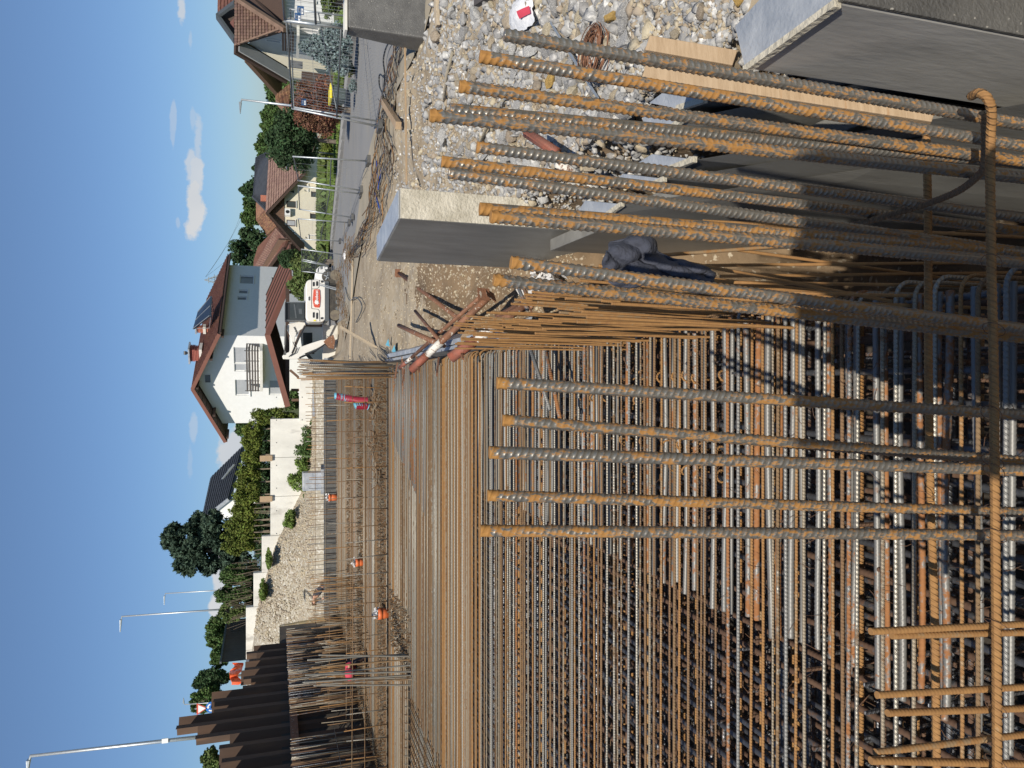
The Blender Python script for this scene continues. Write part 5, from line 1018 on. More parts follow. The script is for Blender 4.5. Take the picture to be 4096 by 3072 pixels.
def disc(c, r, n=28, off=(0, .02, 0)): return MB().prism([c+Vector((math.cos(a)*r, 0, math.sin(a)*r)) for a in np.linspace(0, 2*math.pi, n, endpoint=False)], off)
disc(c2, .235).build('face', 'bluelight', rs)
for k in range(3):
    a0 = k*2.094+.3; m2 = MB(); o = Vector((0, -.012, 0)); seg = [a0+i*.22 for i in range(6)]
    m2.prism([c2+o+Vector((math.cos(a)*.17, 0, math.sin(a)*.17)) for a in seg]+[c2+o+Vector((math.cos(a)*.115, 0, math.sin(a)*.115)) for a in reversed(seg)], (0, .008, 0))
    a = seg[-1]; m2.prism([c2+o+Vector((math.cos(a)*.205, 0, math.sin(a)*.205)), c2+o+Vector((math.cos(a+.5)*.142, 0, math.sin(a+.5)*.142)), c2+o+Vector((math.cos(a)*.08, 0, math.sin(a)*.08))], (0, .008, 0)); m2.build('arrow', 'signwhite', rs)
# orange barrier mesh
om_ = thing('barrier_mesh', 'sagging orange plastic barrier mesh beside the board fence', 'barrier', PY(968, 2700, 40))
def obm(u, v): x = 930+8*math.sin(u*9)-10*u+v*(38-6*u)+4*math.sin(u*14+v*2); y = 2652+u*86; return PY(x, y, 41-2.2*u+.15*math.sin(u*20))
for i in range(19): m2 = MB(); m2.tube([obm(i/18, v) for v in np.linspace(0, 1, 6)], .016, 4, caps=False); m2.build('strand', 'mesh', om_)
for j in range(9): m2 = MB(); m2.tube([obm(u, j/8) for u in np.linspace(0, 1, 26)], .026, 4, caps=False); m2.build('strand', 'mesh', om_)
# temporary mesh fences
WM = {}
def fence(lab, tA, bA, YA, tB, bB, YB, nv=24, nh=3, mid=.5, foot=True, fr='galv', rt=.021):
    a1, a0, b1, b0 = PY(*tA, YA), PY(*bA, YA), PY(*tB, YB), PY(*bB, YB); t = thing('mesh_fence', lab, 'fence panel', (a0+b0)/2, 'temporary mesh fence panels')
    for p, q in ((a0, a1), (b0, b1)): m2 = MB(); m2.tube([p, q], rt, 8); m2.build('post', fr, t, smooth=True)
    for f in (1-.015, mid): m2 = MB(); m2.tube([a0.lerp(a1, f), b0.lerp(b1, f)], rt*.75, 8); m2.build('rail', 'steeldark', t, smooth=True)
    for i in range(1, nv):
        f = i/nv; m2 = MB(); m2.tube([a0.lerp(b0, f).lerp(a1.lerp(b1, f), .06), a1.lerp(b1, f)], .0022, 4, caps=False); m2.build('wire', fr, t)
    for i in range(nh):
        f = .07+(i+1)/(nh+1)*.86; m2 = MB(); m2.tube([a0.lerp(a1, f), b0.lerp(b1, f)], .0022, 4, caps=False); m2.build('wire', fr, t)
    if foot:
        for p in (a0, b0): MB().box(p+Vector((0, 0, .02)), (.2, .42, .09)).build('foot_block', 'concdark', t)
    return t
def c1(x, y): return (600+x*.463, y*.463)
def c2_(x, y): return (600+x*.463, 700+y*.463)
fA = fence('large mesh fence panel in front of the blue spruce', c1(1222, 935), c1(1990, 1095), 17.4, c1(1165, 180), c1(2120, 290), 14.6, nv=30, nh=4, mid=.5, rt=.024)
fB = fence('mesh fence panel standing on the dark concrete block at the right edge', c1(1158, 175), c1(1700, 245), 12.9, c1(1128, -120), c1(1700, -60), 12.0, nv=10, foot=False, rt=.026)
fC = fence('mesh fence panel leading away along the far side of the big panel', c1(1232, 925), c1(1995, 1050), 18, c1(1205, 80), c1(1700, 140), 20, nv=22, foot=False)
fence('mesh fence panel nearest to the road corner, at the lower end of the street', c2_(1275, 92), c2_(1830, 165), 22.5, c2_(1285, 295), c2_(1750, 368), 26.5, nv=20)
fence('second mesh fence panel of the row before the cream house', c2_(1275, 45), c2_(1830, 135), 22.2, c2_(1230, -160), c2_(1890, -120), 19.5, nv=4)
fence('mesh fence panel in front of the cream house door', c2_(1275, 378), c2_(1725, 412), 27.5, c2_(1300, 555), c2_(1645, 572), 35, nv=20)
fence('mesh fence panel near the bamboo, with a diagonal brace', c2_(1305, 640), c2_(1680, 690), 32, c2_(1310, 725), c2_(1560, 785), 36, nv=12)
fence('last mesh fence panel before the excavator', c2_(1310, 740), c2_(1560, 790), 36, c2_(1310, 832), c2_(1552, 857), 38, nv=14)
# blue signs tied to the fence
for (x0, x1, y0, y1, Yd, lab) in [(1272, 1330, 57, 122, 12.9, 'blue sign with white fields on the fence, rightmost'), (1250, 1304, 118, 180, 13.6, 'blue sign with white fields just left of the rightmost one'), (1308, 1350, 855, 908, 17.2, 'small blue sign on the left end of the big fence panel')]:
    a, b = PY(*c1(x0, y1), Yd), PY(*c1(x1, y0), Yd); t = thing('info_sign', lab, 'sign', (a+b)/2); w, h = b.x-a.x, a.z-b.z; cc_ = (a+b)/2
    MB().box(cc_, (w, .01, h)).build('plate', 'blue', t); MB().box((cc_.x-w*.12, cc_.y-.008, cc_.z-h*.22), (w*.62, .006, h*.34)).build('white_field', 'signwhite', t); MB().box((cc_.x, cc_.y-.008, cc_.z+h*.22), (w*.5, .006, h*.24)).build('print_field', 'shutter', t)
    for k in range(3): MB().box((cc_.x, cc_.y-.013, cc_.z+h*(.16+.06*k)), (w*.42, .004, h*.022)).build('print_line', 'blue', t)
    m2 = MB(); px_ = cc_+Vector((-w*.12, -.013, -h*.22)); m2.bar(px_+Vector((-w*.12, 0, h*.08)), px_+Vector((w*.1, 0, -h*.06)), .004, h*.05); m2.bar(px_+Vector((w*.1, 0, h*.1)), px_+Vector((-w*.06, 0, -h*.08)), .004, h*.05); m2.build('figure_mark', 'blue', t)
# wheelie bin
wb = thing('wheelie_bin', 'grey bin with yellow lid in front of the red bush', 'bin', PY(1380, 360, 25.5)); a, b = PY(1322, 395, 25.5), PY(1383, 350, 25.5)
MB().hull8([(a.x+.04, 25.5, b.z), (b.x-.04, 25.5, b.z), (b.x-.04, 26.0, b.z), (a.x+.04, 26.0, b.z)], [(a.x, 25.4, a.z-.06), (b.x, 25.4, a.z-.06), (b.x, 26.1, a.z-.06), (a.x, 26.1, a.z-.06)]).build('body', 'bin', wb, bevel=.02); MB().box(((a.x+b.x)/2, 25.72, a.z-.01), (b.x-a.x+.06, .76, .08)).build('lid', 'yellow', wb, bevel=.02)
# block at the right edge under the fence
blk = thing('concrete_barrier', 'dark speckled concrete block at the right edge carrying a fence post', 'concrete block', (6.5, 12.3, 0))
a, b = PY(1392, 108, 12.2), PY(1612, 136, 12.0); MB().hull8([(b.x-.02, 12.0, -.3), (b.x+4, 12.0, -.3), (b.x+4, 12.6, -.3), (b.x-.02, 12.6, -.3)], [(a.x, 12.2, a.z), (a.x+4, 12.2, a.z), (a.x+4, 12.5, a.z), (a.x, 12.5, a.z)]).build('block', 'concdark', blk, bevel=.03)
MB().box((a.x+2, 12.35, a.z+.03), (4.1, .30, .04)).build('capping', 'conc', blk)
# pylon with wires
py = thing('pylon', 'tiny lattice power pylon above the red roof', 'pylon', PY(900, 1118, 210)); tp = PY(817, 1120, 210); bs = PY(905, 1118, 210)
for sx in (-1, 1): 
    for sy in (-1, 1): m2 = MB(); m2.tube([bs+Vector((sx*1.6, sy*1.6, 0)), tp], .09, 4); m2.build('leg', 'pylon', py)
for i in range(7): f0, f1 = i/7, (i+1)/7; a = (bs+Vector((1.6, -1.6, 0))).lerp(tp, f0); b = (bs+Vector((-1.6, -1.6, 0))).lerp(tp, f1); m2 = MB(); m2.tube([a, b], .06, 4); m2.tube([(bs+Vector((-1.6, -1.6, 0))).lerp(tp, f0), (bs+Vector((1.6, -1.6, 0))).lerp(tp, f1)], .06, 4); m2.build('lattice', 'pylon', py)
for f in (.25, .55, .8): c = bs.lerp(tp, f); m2 = MB(); m2.tube([c-Vector((2.2*(1.2-f), 0, 0)), c+Vector((2.2*(1.2-f), 0, 0))], .08, 4); m2.build('crossarm', 'pylon', py)
for (x1, y1) in [(1000, 790), (965, 850), (985, 950)]: m2 = MB(); a = PY(822, 1108, 210); b = PY(x1, y1, 260); m2.tube([a.lerp(b, i/8)-Vector((0, 0, 4*i/8*(1-i/8))) for i in range(9)], .035, 4); m2.build('power_line', 'pylon', label=f'thin power line sagging right from the pylon toward image height {x1}' if False else {1000: 'lowest thin power line from the pylon', 965: 'highest thin power line from the pylon', 985: 'middle thin power line from the pylon'}[x1], cat='cable')
# ------------------------------------------------------------------ excavator, vehicles
M['mudsteel'] = material('muddy_steel', (.20, .17, .12), (.12, .10, .08), 5, .8, .1, .4)
YE = 40.0
def E(x, y, Y=YE): return PY(1050+x*.1808, 1000+y*.1808, Y)
def rounded(x0, y0, x1, y1, r, k=5, f=E, Y=YE):
    pts = []
    for (cx_, cy_, a0) in ((x1-r, y1-r, 0), (x0+r, y1-r, 90), (x0+r, y0+r, 180), (x1-r, y0+r, 270)):
        for i in range(k+1): a = R(a0+90*i/k); pts.append(f(cx_+r*math.cos(a), cy_+r*math.sin(a), Y))
    return pts
ex = thing('excavator', 'white compact excavator with red name plate parked before the white house', 'excavator', E(1720, 1000))
dep = Vector((0, 2.1, 0))
bd = MB().prism(rounded(955, 655, 1400, 1590, 110), dep).build('body', 'wheat', ex, bevel=.06)
MB().prism(rounded(1380, 690, 1470, 1570, 30), (0, 2.0, 0)).build('lower_frame', 'steeldark', ex)
for y0, y1 in ((700, 805), (690, 797)): pass
for (x0, y0, x1, y1) in [(1112, 705, 1150, 803), (1185, 690, 1226, 797), (1112, 1375, 1150, 1500), (1186, 1385, 1226, 1528)]: MB().prism(rounded(x0, y0, x1, y1, 18, 4, Y=YE-.03), (0, .05, 0)).build('vent', 'black', bd)
MB().prism(rounded(1000, 1018, 1042, 1132, 18, 4, Y=YE-.03), (0, .04, 0)).build('handle_recess', 'trim', bd); MB().prism(rounded(1018, 1035, 1038, 1115, 8, 3, Y=YE-.06), (0, .04, 0)).build('handle', 'black', bd)
MB().prism([E(x, y, YE-.05) for x, y in [(1130, 880), (1150, 870), (1250, 872), (1268, 900), (1280, 1070), (1265, 1250), (1250, 1275), (1160, 1268), (1135, 1240), (1112, 1100)]], (0, .04, 0)).build('name_plate', 'red', bd)
m2 = MB()
for (xa, ya, xb, yb) in [(1085, 862, 1085, 1290), (1085, 1290, 1110, 1300), (1110, 1300, 1225, 1310), (1225, 1310, 1255, 1345), (1255, 1345, 1268, 1580), (1085, 862, 1210, 855), (1210, 855, 1250, 820), (1250, 820, 1255, 660), (1085, 862, 1088, 660)]: m2.bar(E(xa, ya, YE-.012), E(xb, yb, YE-.012), .012, .02)
m2.build('panel_gap', 'black', bd)
def text(parent, s, center, size, mat, rotz=0, name='lettering', tilt=0):
    cu = bpy.data.curves.new('lettering', 'FONT'); cu.body = s; cu.size = size; cu.extrude = .008; cu.align_x = 'CENTER'; cu.align_y = 'CENTER'; cu.offset = size*.018; cu.resolution_u = 3
    ob = bpy.data.objects.new('tmp', cu); COL.objects.link(ob); dg = bpy.context.evaluated_depsgraph_get(); me = bpy.data.meshes.new_from_object(ob.evaluated_get(dg)); bpy.data.objects.remove(ob)
    me.materials.clear(); me.materials.append(M[mat]); o = inst(name, me, center, parent); o.rotation_euler = (R(90), tilt, rotz); return o
c = E(1203, 1010, YE-.07); text(bd, 'Bobcat', E(1200, 1020, YE-.07), .215, 'signwhite')
c = E(1200, 1165, YE-.07); m2 = MB()   # the small cat-head emblem: a pointed star shape with two ears
pts = []
for i in range(12): a = 2*math.pi*i/12+.26; r_ = .13 if i % 2 == 0 else .07; pts.append(c+Vector((math.cos(a)*r_, 0, math.sin(a)*r_*1.1)))
m2.prism(pts, (0, .02, 0)); m2.build('emblem', 'signwhite', bd)
for (x, y) in [(1315, 700), (1312, 1510)]: m2 = MB(); m2.tube([E(x, y, YE-.05), E(x, y, YE)], .06, 12); m2.build('tie_down_eye', 'black', bd)
MB().prism([E(x, y, YE-.03) for x, y in [(1130, 1545), (1180, 1545), (1180, 1575), (1130, 1575)]], (0, .02, 0)).build('warning_label', 'yellow', bd)
cb = MB().prism(rounded(515, 1150, 960, 1560, 35, Y=YE+.1), (0, 1.0, 0)).build('cab', 'black', ex, bevel=.03)
MB().prism(rounded(605, 1172, 918, 1530, 12, Y=YE+.07), (0, .02, 0)).build('cab_window', 'glass', cb); m2 = MB(); m2.prism([E(x, y, YE+.05) for x, y in [(690, 1200), (720, 1200), (760, 1500), (730, 1500)]], (0, .01, 0)); m2.prism([E(x, y, YE+.05) for x, y in [(800, 1300), (870, 1300), (880, 1420), (810, 1410)]], (0, .01, 0)); m2.build('seat_glimpse', 'steeldark', cb)
MB().prism([E(x, y, YE-.0) for x, y in [(500, 1155), (520, 1145), (520, 1565), (500, 1550)]], (0, 1.2, 0)).build('cab_roof', 'black', cb)
for y_ in (1160, 1553): m2 = MB(); m2.bar(E(520, y_, YE+.06), E(955, y_, YE+.06), .05, .05); m2.build('cab_post', 'steeldark', cb)
# tracks
for k, Yt in enumerate((YE+.05, YE+1.75)):
    tk = MB().prism(rounded(1482, 440, 1725, 1560, 118, 8, Y=Yt), (0, .38, 0)).build('track', 'rubber', ex, bevel=.02)
    MB().prism(rounded(1535, 560, 1680, 1440, 60, 6, Y=Yt-.03), (0, .05, 0)).build('track_frame', 'rubber', tk)
    for y_ in (560, 1440): m2 = MB(); m2.tube([E(1610, y_, Yt-.07), E(1610, y_, Yt+.1)], .27, 18); m2.build('sprocket', 'mudsteel', tk)
    for y_ in np.linspace(700, 1300, 5): m2 = MB(); m2.tube([E(1660, y_, Yt-.06), E(1660, y_, Yt+.1)], .11, 12); m2.build('roller', 'steeldark', tk)
    m2 = MB()
    for y_ in np.linspace(500, 1500, 40): m2.box(E(1480, y_, Yt+.19), (.06, .38, .05)); m2.box(E(1727, y_, Yt+.19), (.06, .38, .05))
    m2.build('track_lugs', 'rubber', tk, kind='stuff')
def B(x, y, Y=YE+1.0): return PY(600+x*.463, 700+y*.463, Y)
bm_ = MB().prism([B(*p) for p in [(1340, 1275), (1290, 1268), (1200, 1285), (1176, 1315), (1190, 1345), (1215, 1400), (1222, 1490), (1200, 1530), (1215, 1560), (1245, 1530), (1252, 1480), (1250, 1400), (1290, 1345), (1345, 1310)]], (0, .28, 0)).build('boom', 'wheat', ex, bevel=.02)
arm = MB().prism([B(*p, YE+.95) for p in [(1143, 1565), (1160, 1545), (1200, 1530), (1240, 1500), (1280, 1492), (1400, 1450), (1480, 1425), (1530, 1420), (1535, 1448), (1440, 1500), (1330, 1545), (1295, 1588), (1200, 1592), (1150, 1590)]], (0, .22, 0)).build('arm', 'wheat', ex, bevel=.02)
for (x0, y0, x1, y1, r_) in [(1175, 1300, 1168, 1470, .055), (1168, 1470, 1160, 1555, .035), (1290, 1580, 1430, 1520, .05), (1430, 1520, 1540, 1440, .035), (1340, 1300, 1270, 1440, .05), (1270, 1440, 1225, 1540, .03)]: m2 = MB(); m2.tube([B(x0, y0, YE+.9), B(x1, y1, YE+.9)], r_, 8); m2.build('hydraulic_cylinder', 'black', ex)
for off in (0, 14): m2 = MB(); m2.tube([B(1235+off, 1440, YE+.85), B(1255+off, 1490, YE+.8), B(1235+off, 1540, YE+.8), B(1200, 1570, YE+.85)], .02, 6); m2.build('hose', 'black', ex)
bk = MB().prism([B(*p, YE+.7) for p in [(1500, 1440), (1540, 1400), (1585, 1380), (1600, 1430), (1590, 1500), (1550, 1490)]], (0, .7, 0)).build('bucket', 'rusttube', ex, bevel=.01)
text(bm_, 'Bobcat', B(1258, 1345, YE+.97), .15, 'black', tilt=R(-25))
m2 = MB(); a, b = E(1262, 775, YE-.3), E(1650, 885, YE-1.2); m2.bar(a, b, .05, .05); m2.bar(a+Vector((.08, 0, 0)), b+Vector((.08, 0, 0)), .03, .03); m2.build('measuring_staff', 'galv', label='pale folding staff leaning against the excavator body', cat='staff')
# white car
YC = 47.0
car = thing('white_car', 'white compact SUV parked behind the excavator tail', 'car', E(1530, 500, YC))
def EC(x, y, Y=YC): return E(x, y, Y)
cbody = MB().prism([EC(*p) for p in [(1165, 520), (1172, 470), (1200, 410), (1250, 360), (1300, 350), (1480, 352), (1530, 380), (1535, 640), (1480, 690), (1300, 690), (1215, 640), (1175, 600)]], (-.6, 3.4, 0)).build('body', 'trim', car, bevel=.08)
MB().prism([EC(*p, YC-.03) for p in [(1215, 485), (1222, 420), (1250, 382), (1262, 385), (1240, 430), (1240, 488)]], (0, .03, 0)).build('side_window', 'glass', car); MB().prism([EC(*p, YC-.03) for p in [(1370, 365), (1500, 365), (1530, 380), (1530, 500), (1470, 510), (1400, 480), (1375, 420)]], (0, .03, 0)).build('bumper', 'black', car)
MB().prism(rounded(1380, 378, 1440, 425, 15, 4, EC, YC-.06), (0, .03, 0)).build('fog_lamp', 'trim', car); MB().prism([EC(*p, YC-.04) for p in [(1270, 360), (1320, 360), (1325, 420), (1285, 430)]], (0, .03, 0)).build('tail_lamp', 'greywin', car)
wh = MB(); wh.tube([EC(1445, 590, YC-.05), EC(1445, 590, YC+.15)], .36, 20); w_ = wh.build('wheel', 'rubber', car)
for k in range(5): a = k*1.2566; m2 = MB(); c = EC(1445, 590, YC-.08); m2.bar(c, c+Vector((math.cos(a)*.25, 0, math.sin(a)*.25)), .03, .07); m2.build('spoke', 'galv', w_)
# white van under the carport
YV = 55.0
van = thing('white_van', 'white delivery van half hidden under the carport', 'van', B(1500, 1500, YV))
vb = MB().prism([B(*p, YV) for p in [(1290, 1270), (1310, 1480), (1345, 1560), (1420, 1650), (1500, 1665), (1505, 1270)]], (.6, 1.9, 0)).build('body', 'trim', van, bevel=.06)
for q in [[(1322, 1362), (1402, 1362), (1404, 1478), (1325, 1478)]]: MB().prism([B(*p, YV-.03) for p in q], (0, .03, 0)).build('window', 'glass', vb)
MB().prism([B(*p, YV-.03) for p in [(1310, 1490), (1325, 1490), (1410, 1590), (1420, 1640), (1350, 1565)]], (0, .03, 0)).build('windscreen', 'glass', vb)
MB().prism([B(*p, YV-.04) for p in [(1402, 1520), (1420, 1520), (1420, 1545), (1402, 1545)]], (0, .03, 0)).build('door_handle', 'black', vb)
# low wall and stacked panels in front of the van
a, b = B(1490, 1660, 43), B(1560, 1300, 43); MB().box(((a.x+b.x)/2, 43, (a.z+b.z)/2-.3), (b.x-a.x, .3, a.z-b.z+.6)).build('low_wall', 'conc', label='low pale concrete wall behind the excavator bucket', cat='wall')
gp = thing('stacked_panels', 'stack of grey metal form panels behind the far right bar crowd', 'panel stack', B(1600, 1610, 36))
for k in range(4): MB().prism([B(x, y+k*8, 36-.25*k) for x, y in [(1505, 1580), (1600, 1590), (1605, 1690), (1510, 1690)]], (.0, .06, 0)).build('panel', ['galv', 'conctop', 'galv', 'shutter'][k], gp)

# ------------------------------------------------------------------ people
def chain(name, mat, parent, verts, edges, radii, root=0, sub=1):
    o0 = WL[parent.name]; me = bpy.data.meshes.new(name); me.from_pydata([tuple(Vector(v)-o0) for v in verts], edges, []); me.materials.append(M[mat])
    ob = bpy.data.objects.new(name, me); COL.objects.link(ob); ob.parent = parent; WL[ob.name] = Vector(o0)
    md = ob.modifiers.new('skin', 'SKIN'); sv = me.skin_vertices[0].data
    for i, r_ in enumerate(radii): sv[i].radius = (r_, r_) if not isinstance(r_, tuple) else r_; sv[i].use_root = (i == root)
    md.use_smooth_shade = True; s = ob.modifiers.new('sub', 'SUBSURF'); s.levels = sub; s.render_levels = sub; return ob
def person(lab, hip, mats, chest, neck, head, handL, handR, footL, footR, helmet=None, kneeL=None, kneeR=None):
    V3 = Vector; hip, chest, neck, head = map(V3, (hip, chest, neck, head)); t = thing('person', lab, 'person', V3((hip.x, hip.y, min(footL[2], footR[2]))))
    side = (V3(handR)-V3(handL)); side.z = 0; side = side.normalized() if side.length > .01 else V3((1, 0, 0))
    sh = [chest.lerp(neck, .75)-side*.19, chest.lerp(neck, .75)+side*.19]; hd = [V3(handL), V3(handR)]; ft = [V3(footL), V3(footR)]; hp = [hip-side*.09, hip+side*.09]
    el = [sh[i].lerp(hd[i], .5)+V3((0, 0, -.06))+side*(.05 if i else -.05) for i in (0, 1)]; kn = [V3(kneeL) if kneeL else hp[0].lerp(ft[0], .5), V3(kneeR) if kneeR else hp[1].lerp(ft[1], .5)]
    face = (head-neck).normalized()
    body = chain('body', 'skin', t, [hip, chest, neck, head-face*.02, head+face*.10, sh[0], el[0], hd[0], sh[1], el[1], hd[1], hp[0], kn[0], ft[0], hp[1], kn[1], ft[1]],
        [(0, 1), (1, 2), (2, 3), (3, 4), (1, 5), (5, 6), (6, 7), (1, 8), (8, 9), (9, 10), (0, 11), (11, 12), (12, 13), (0, 14), (14, 15), (15, 16)], [.13, .14, .055, .085, .075, .055, .042, .03, .055, .042, .03, .09, .06, .045, .09, .06, .045])
    chain('shirt', mats[0], t, [hip, chest, chest.lerp(neck, .8), sh[0], el[0], sh[1], el[1]], [(0, 1), (1, 2), (1, 3), (3, 4), (1, 5), (5, 6)], [.155, .175, .075, .07, .058, .07, .058])
    chain('trousers', mats[1], t, [hip, hp[0], kn[0], ft[0]+V3((0, 0, .06)), hp[1], kn[1], ft[1]+V3((0, 0, .06))], [(0, 1), (1, 2), (2, 3), (0, 4), (4, 5), (5, 6)], [.15, .105, .08, .065, .105, .08, .065])
    for f in ft: MB().box(f+V3((0, -.05, .03)), (.1, .27, .11)).build('boot', 'black', t, bevel=.02)
    for i in (0, 1):   # hands: palm and five fingers
        d = (hd[i]-el[i]).normalized(); s_ = d.cross(V3((0, 1, .2))).normalized(); vs = [hd[i], hd[i]+d*.05]; es = [(0, 1)]; rs_ = [.026, .034]
        for k in range(4): b_ = hd[i]+d*.08+s_*(k-1.5)*.02; vs += [b_, b_+d*(.04+.006*(1.5-abs(k-1.5)))+V3((0, 0, -.015))]; es += [(1, len(vs)-2), (len(vs)-2, len(vs)-1)]; rs_ += [.0095, .008]
        b_ = hd[i]+d*.03+s_*.04; vs += [b_, b_+d*.03+s_*.02]; es += [(0, len(vs)-2), (len(vs)-2, len(vs)-1)]; rs_ += [.011, .009]; chain('hand', 'skin', body, vs, es, rs_)
    if helmet: 
        m2 = MB(); up = face; a_ = up.cross(V3((1, 0, .1))).normalized(); b_ = up.cross(a_)
        for j, (rr_, h_) in enumerate([(.135, .02), (.13, .06), (.10, .12), (.05, .15), (.01, .158)]):
            for k in range(14): an = 2*math.pi*k/14; m2.v.append(tuple(head+up*h_+(a_*math.cos(an)+b_*math.sin(an))*rr_))
            if j:
                for k in range(14): m2.f.append(((j-1)*14+k, (j-1)*14+(k+1) % 14, j*14+(k+1) % 14, j*14+k))
        m2.build('helmet', helmet, t, smooth=True)
    else: chain('hair', 'hair', t, [head+face*.03, head+face*.09, head+face*.05+V3((0, .03, 0))], [(0, 1), (0, 2)], [.098, .088, .085])
    return t
hp_ = PY(1295, 2345, 34.0); person('brown haired worker in a dark top bending down behind the dark upstand', hp_, ('darkcloth', 'darkcloth'), hp_+Vector((-.30, -.12, .36)), hp_+Vector((-.42, -.16, .43)), hp_+Vector((-.60, -.20, .42)), hp_+Vector((-.35, -.3, -.15)), hp_+Vector((-.15, -.35, -.2)), (hp_.x-.1, 34, hp_.z-.85), (hp_.x+.15, 34.1, hp_.z-.85))
hp_ = PY(1462, 2664, 20.3); hp_.z = max(hp_.z, .42); person('worker in red shirt and red helmet crouching among the tall bars', hp_, ('redcloth', 'darkcloth'), hp_+Vector((.05, -.36, .10)), hp_+Vector((.08, -.50, .14)), hp_+Vector((.10, -.62, .12)), hp_+Vector((-.1, -.4, .05)), hp_+Vector((.25, -.4, .05)), (hp_.x-.15, 20.2, 0.03), (hp_.x+.2, 20.3, .03), helmet='redcloth', kneeL=(hp_.x-.2, 19.9, .4), kneeR=(hp_.x+.28, 19.9, .42))
hp_ = PY(1275, 2716, 25.0); person('worker in a pale grey shirt leaning forward behind the tall bars', hp_, ('greycloth', 'bin'), hp_+Vector((-.14, -.1, .38)), hp_+Vector((-.26, -.16, .52)), hp_+Vector((-.36, -.2, .60)), hp_+Vector((-.3, -.4, .05)), hp_+Vector((.05, -.4, .0)), (hp_.x-.1, 25.0, .03), (hp_.x+.2, 25.1, .03))
# the photographer, standing on the deck behind the phone
hp_ = Vector((-.08, -.42, 1.80)); person('photographer in dark clothes standing behind the phone', hp_, ('darkcloth', 'darkcloth'), hp_+Vector((0, .03, .42)), hp_+Vector((0, .05, .60)), hp_+Vector((0, .08, .74)), (-.22, -.12, 2.30), (.10, -.12, 2.30), (-.25, -.45, .9), (.12, -.42, .9), helmet='trim')
t_ = thing('shade_panel', 'tall unseen wood faced panel, added behind the photographer to cast shade', 'shade panel', (-.33, -.78, .87)); MB().box((-.33, -.78, 2.12), (.72, .03, 2.5)).build('plywood_face', 'woodgrey', t_)  # added out of view to throw shade over the lower right foreground
for zz in (.95, 1.7, 2.5, 3.3): MB().box((-.33, -.83, zz), (.72, .07, .07)).build('frame_rail', 'redtube', t_)
for xx in (-.67, .01): MB().box((xx, -.83, 2.12), (.05, .07, 2.5)).build('frame_stile', 'redtube', t_)
MB().box((0, -1.2, .84), (3.0, 2.4, .06)).build('deck', 'woodgrey', label='plank deck the photographer stands on', cat='deck')

# ------------------------------------------------------------------ precast concrete
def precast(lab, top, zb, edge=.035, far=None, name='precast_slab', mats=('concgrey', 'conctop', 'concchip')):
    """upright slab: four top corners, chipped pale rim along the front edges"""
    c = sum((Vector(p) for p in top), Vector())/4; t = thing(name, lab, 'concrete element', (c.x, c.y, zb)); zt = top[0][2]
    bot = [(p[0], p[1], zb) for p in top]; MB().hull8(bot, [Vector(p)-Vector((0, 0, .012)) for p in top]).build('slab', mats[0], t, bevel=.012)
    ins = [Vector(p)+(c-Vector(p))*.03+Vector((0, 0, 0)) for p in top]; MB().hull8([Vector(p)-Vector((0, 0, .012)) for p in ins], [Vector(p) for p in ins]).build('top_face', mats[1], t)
    return t
b0_, b1_ = PZ(1594, 874, 1.12), PZ(1587, 764, 1.12); C_ = PZ(1506, 1045, 1.12); D_ = C_+(b1_-b0_)
B0, B1 = Vector((b0_.x, b0_.y, 1.12)), Vector((b1_.x, b0_.y+.02, 1.12)); B3 = Vector((C_.x, C_.y, 1.12)); B2 = B3+(B1-B0)
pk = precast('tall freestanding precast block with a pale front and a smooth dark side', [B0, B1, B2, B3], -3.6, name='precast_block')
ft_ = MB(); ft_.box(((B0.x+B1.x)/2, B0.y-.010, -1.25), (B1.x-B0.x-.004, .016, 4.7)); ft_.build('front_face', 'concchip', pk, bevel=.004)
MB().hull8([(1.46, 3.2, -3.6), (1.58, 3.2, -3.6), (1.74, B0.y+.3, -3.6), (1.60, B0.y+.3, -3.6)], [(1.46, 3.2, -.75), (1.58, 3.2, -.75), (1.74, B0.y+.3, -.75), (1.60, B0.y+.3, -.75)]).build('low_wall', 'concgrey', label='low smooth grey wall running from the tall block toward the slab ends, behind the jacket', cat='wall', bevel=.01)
zt = .0
SL = [('short precast slab end next to the tall block, bright bluish top', [(2311, 843), (2422, 860), (2485, 816), (2339, 802)]),
      ('second precast slab end in the row, behind the close pair of starters', [(2450, 725), (2598, 743), (2654, 715), (2492, 695)]),
      ('third precast slab end in the row, below the tallest starter', [(2547, 653), (2677, 674), (2774, 637), (2607, 616)]),
      ('fourth precast slab end in the row, seen between the grey starters', [(2570, 523), (2658, 530), (2732, 472), (2570, 463)]),
      ('fifth precast slab end in the row, with a whitish rim beside the boards', [(2594, 412), (2705, 433), (2816, 398), (2649, 370)])]
for k, (lab, q) in enumerate(SL):
    p = [PZ(x, y, .0) for x, y in q]; nearl, nearr = p[1], p[2]; dv = Vector((.03, -1.25, 0))
    top = [p[0], p[1], p[2], p[3]]
    # top runs from the far end (0,3) to the near end (1,2); the slab carries on towards the camera below
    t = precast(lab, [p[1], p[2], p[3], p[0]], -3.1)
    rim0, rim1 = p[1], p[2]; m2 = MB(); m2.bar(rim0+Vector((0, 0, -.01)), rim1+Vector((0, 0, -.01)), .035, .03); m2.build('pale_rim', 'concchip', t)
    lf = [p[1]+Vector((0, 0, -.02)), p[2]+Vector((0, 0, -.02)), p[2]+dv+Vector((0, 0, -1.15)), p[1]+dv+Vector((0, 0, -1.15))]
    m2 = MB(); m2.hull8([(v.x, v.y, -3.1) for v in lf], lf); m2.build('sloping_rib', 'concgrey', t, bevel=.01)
big1, big2 = PZ(2975, 275, .3), PZ(3340, 8, .3); big3 = Vector((big2.x+.32, big2.y-.02, .3)); bk1 = PZ(2945, 100, .3)
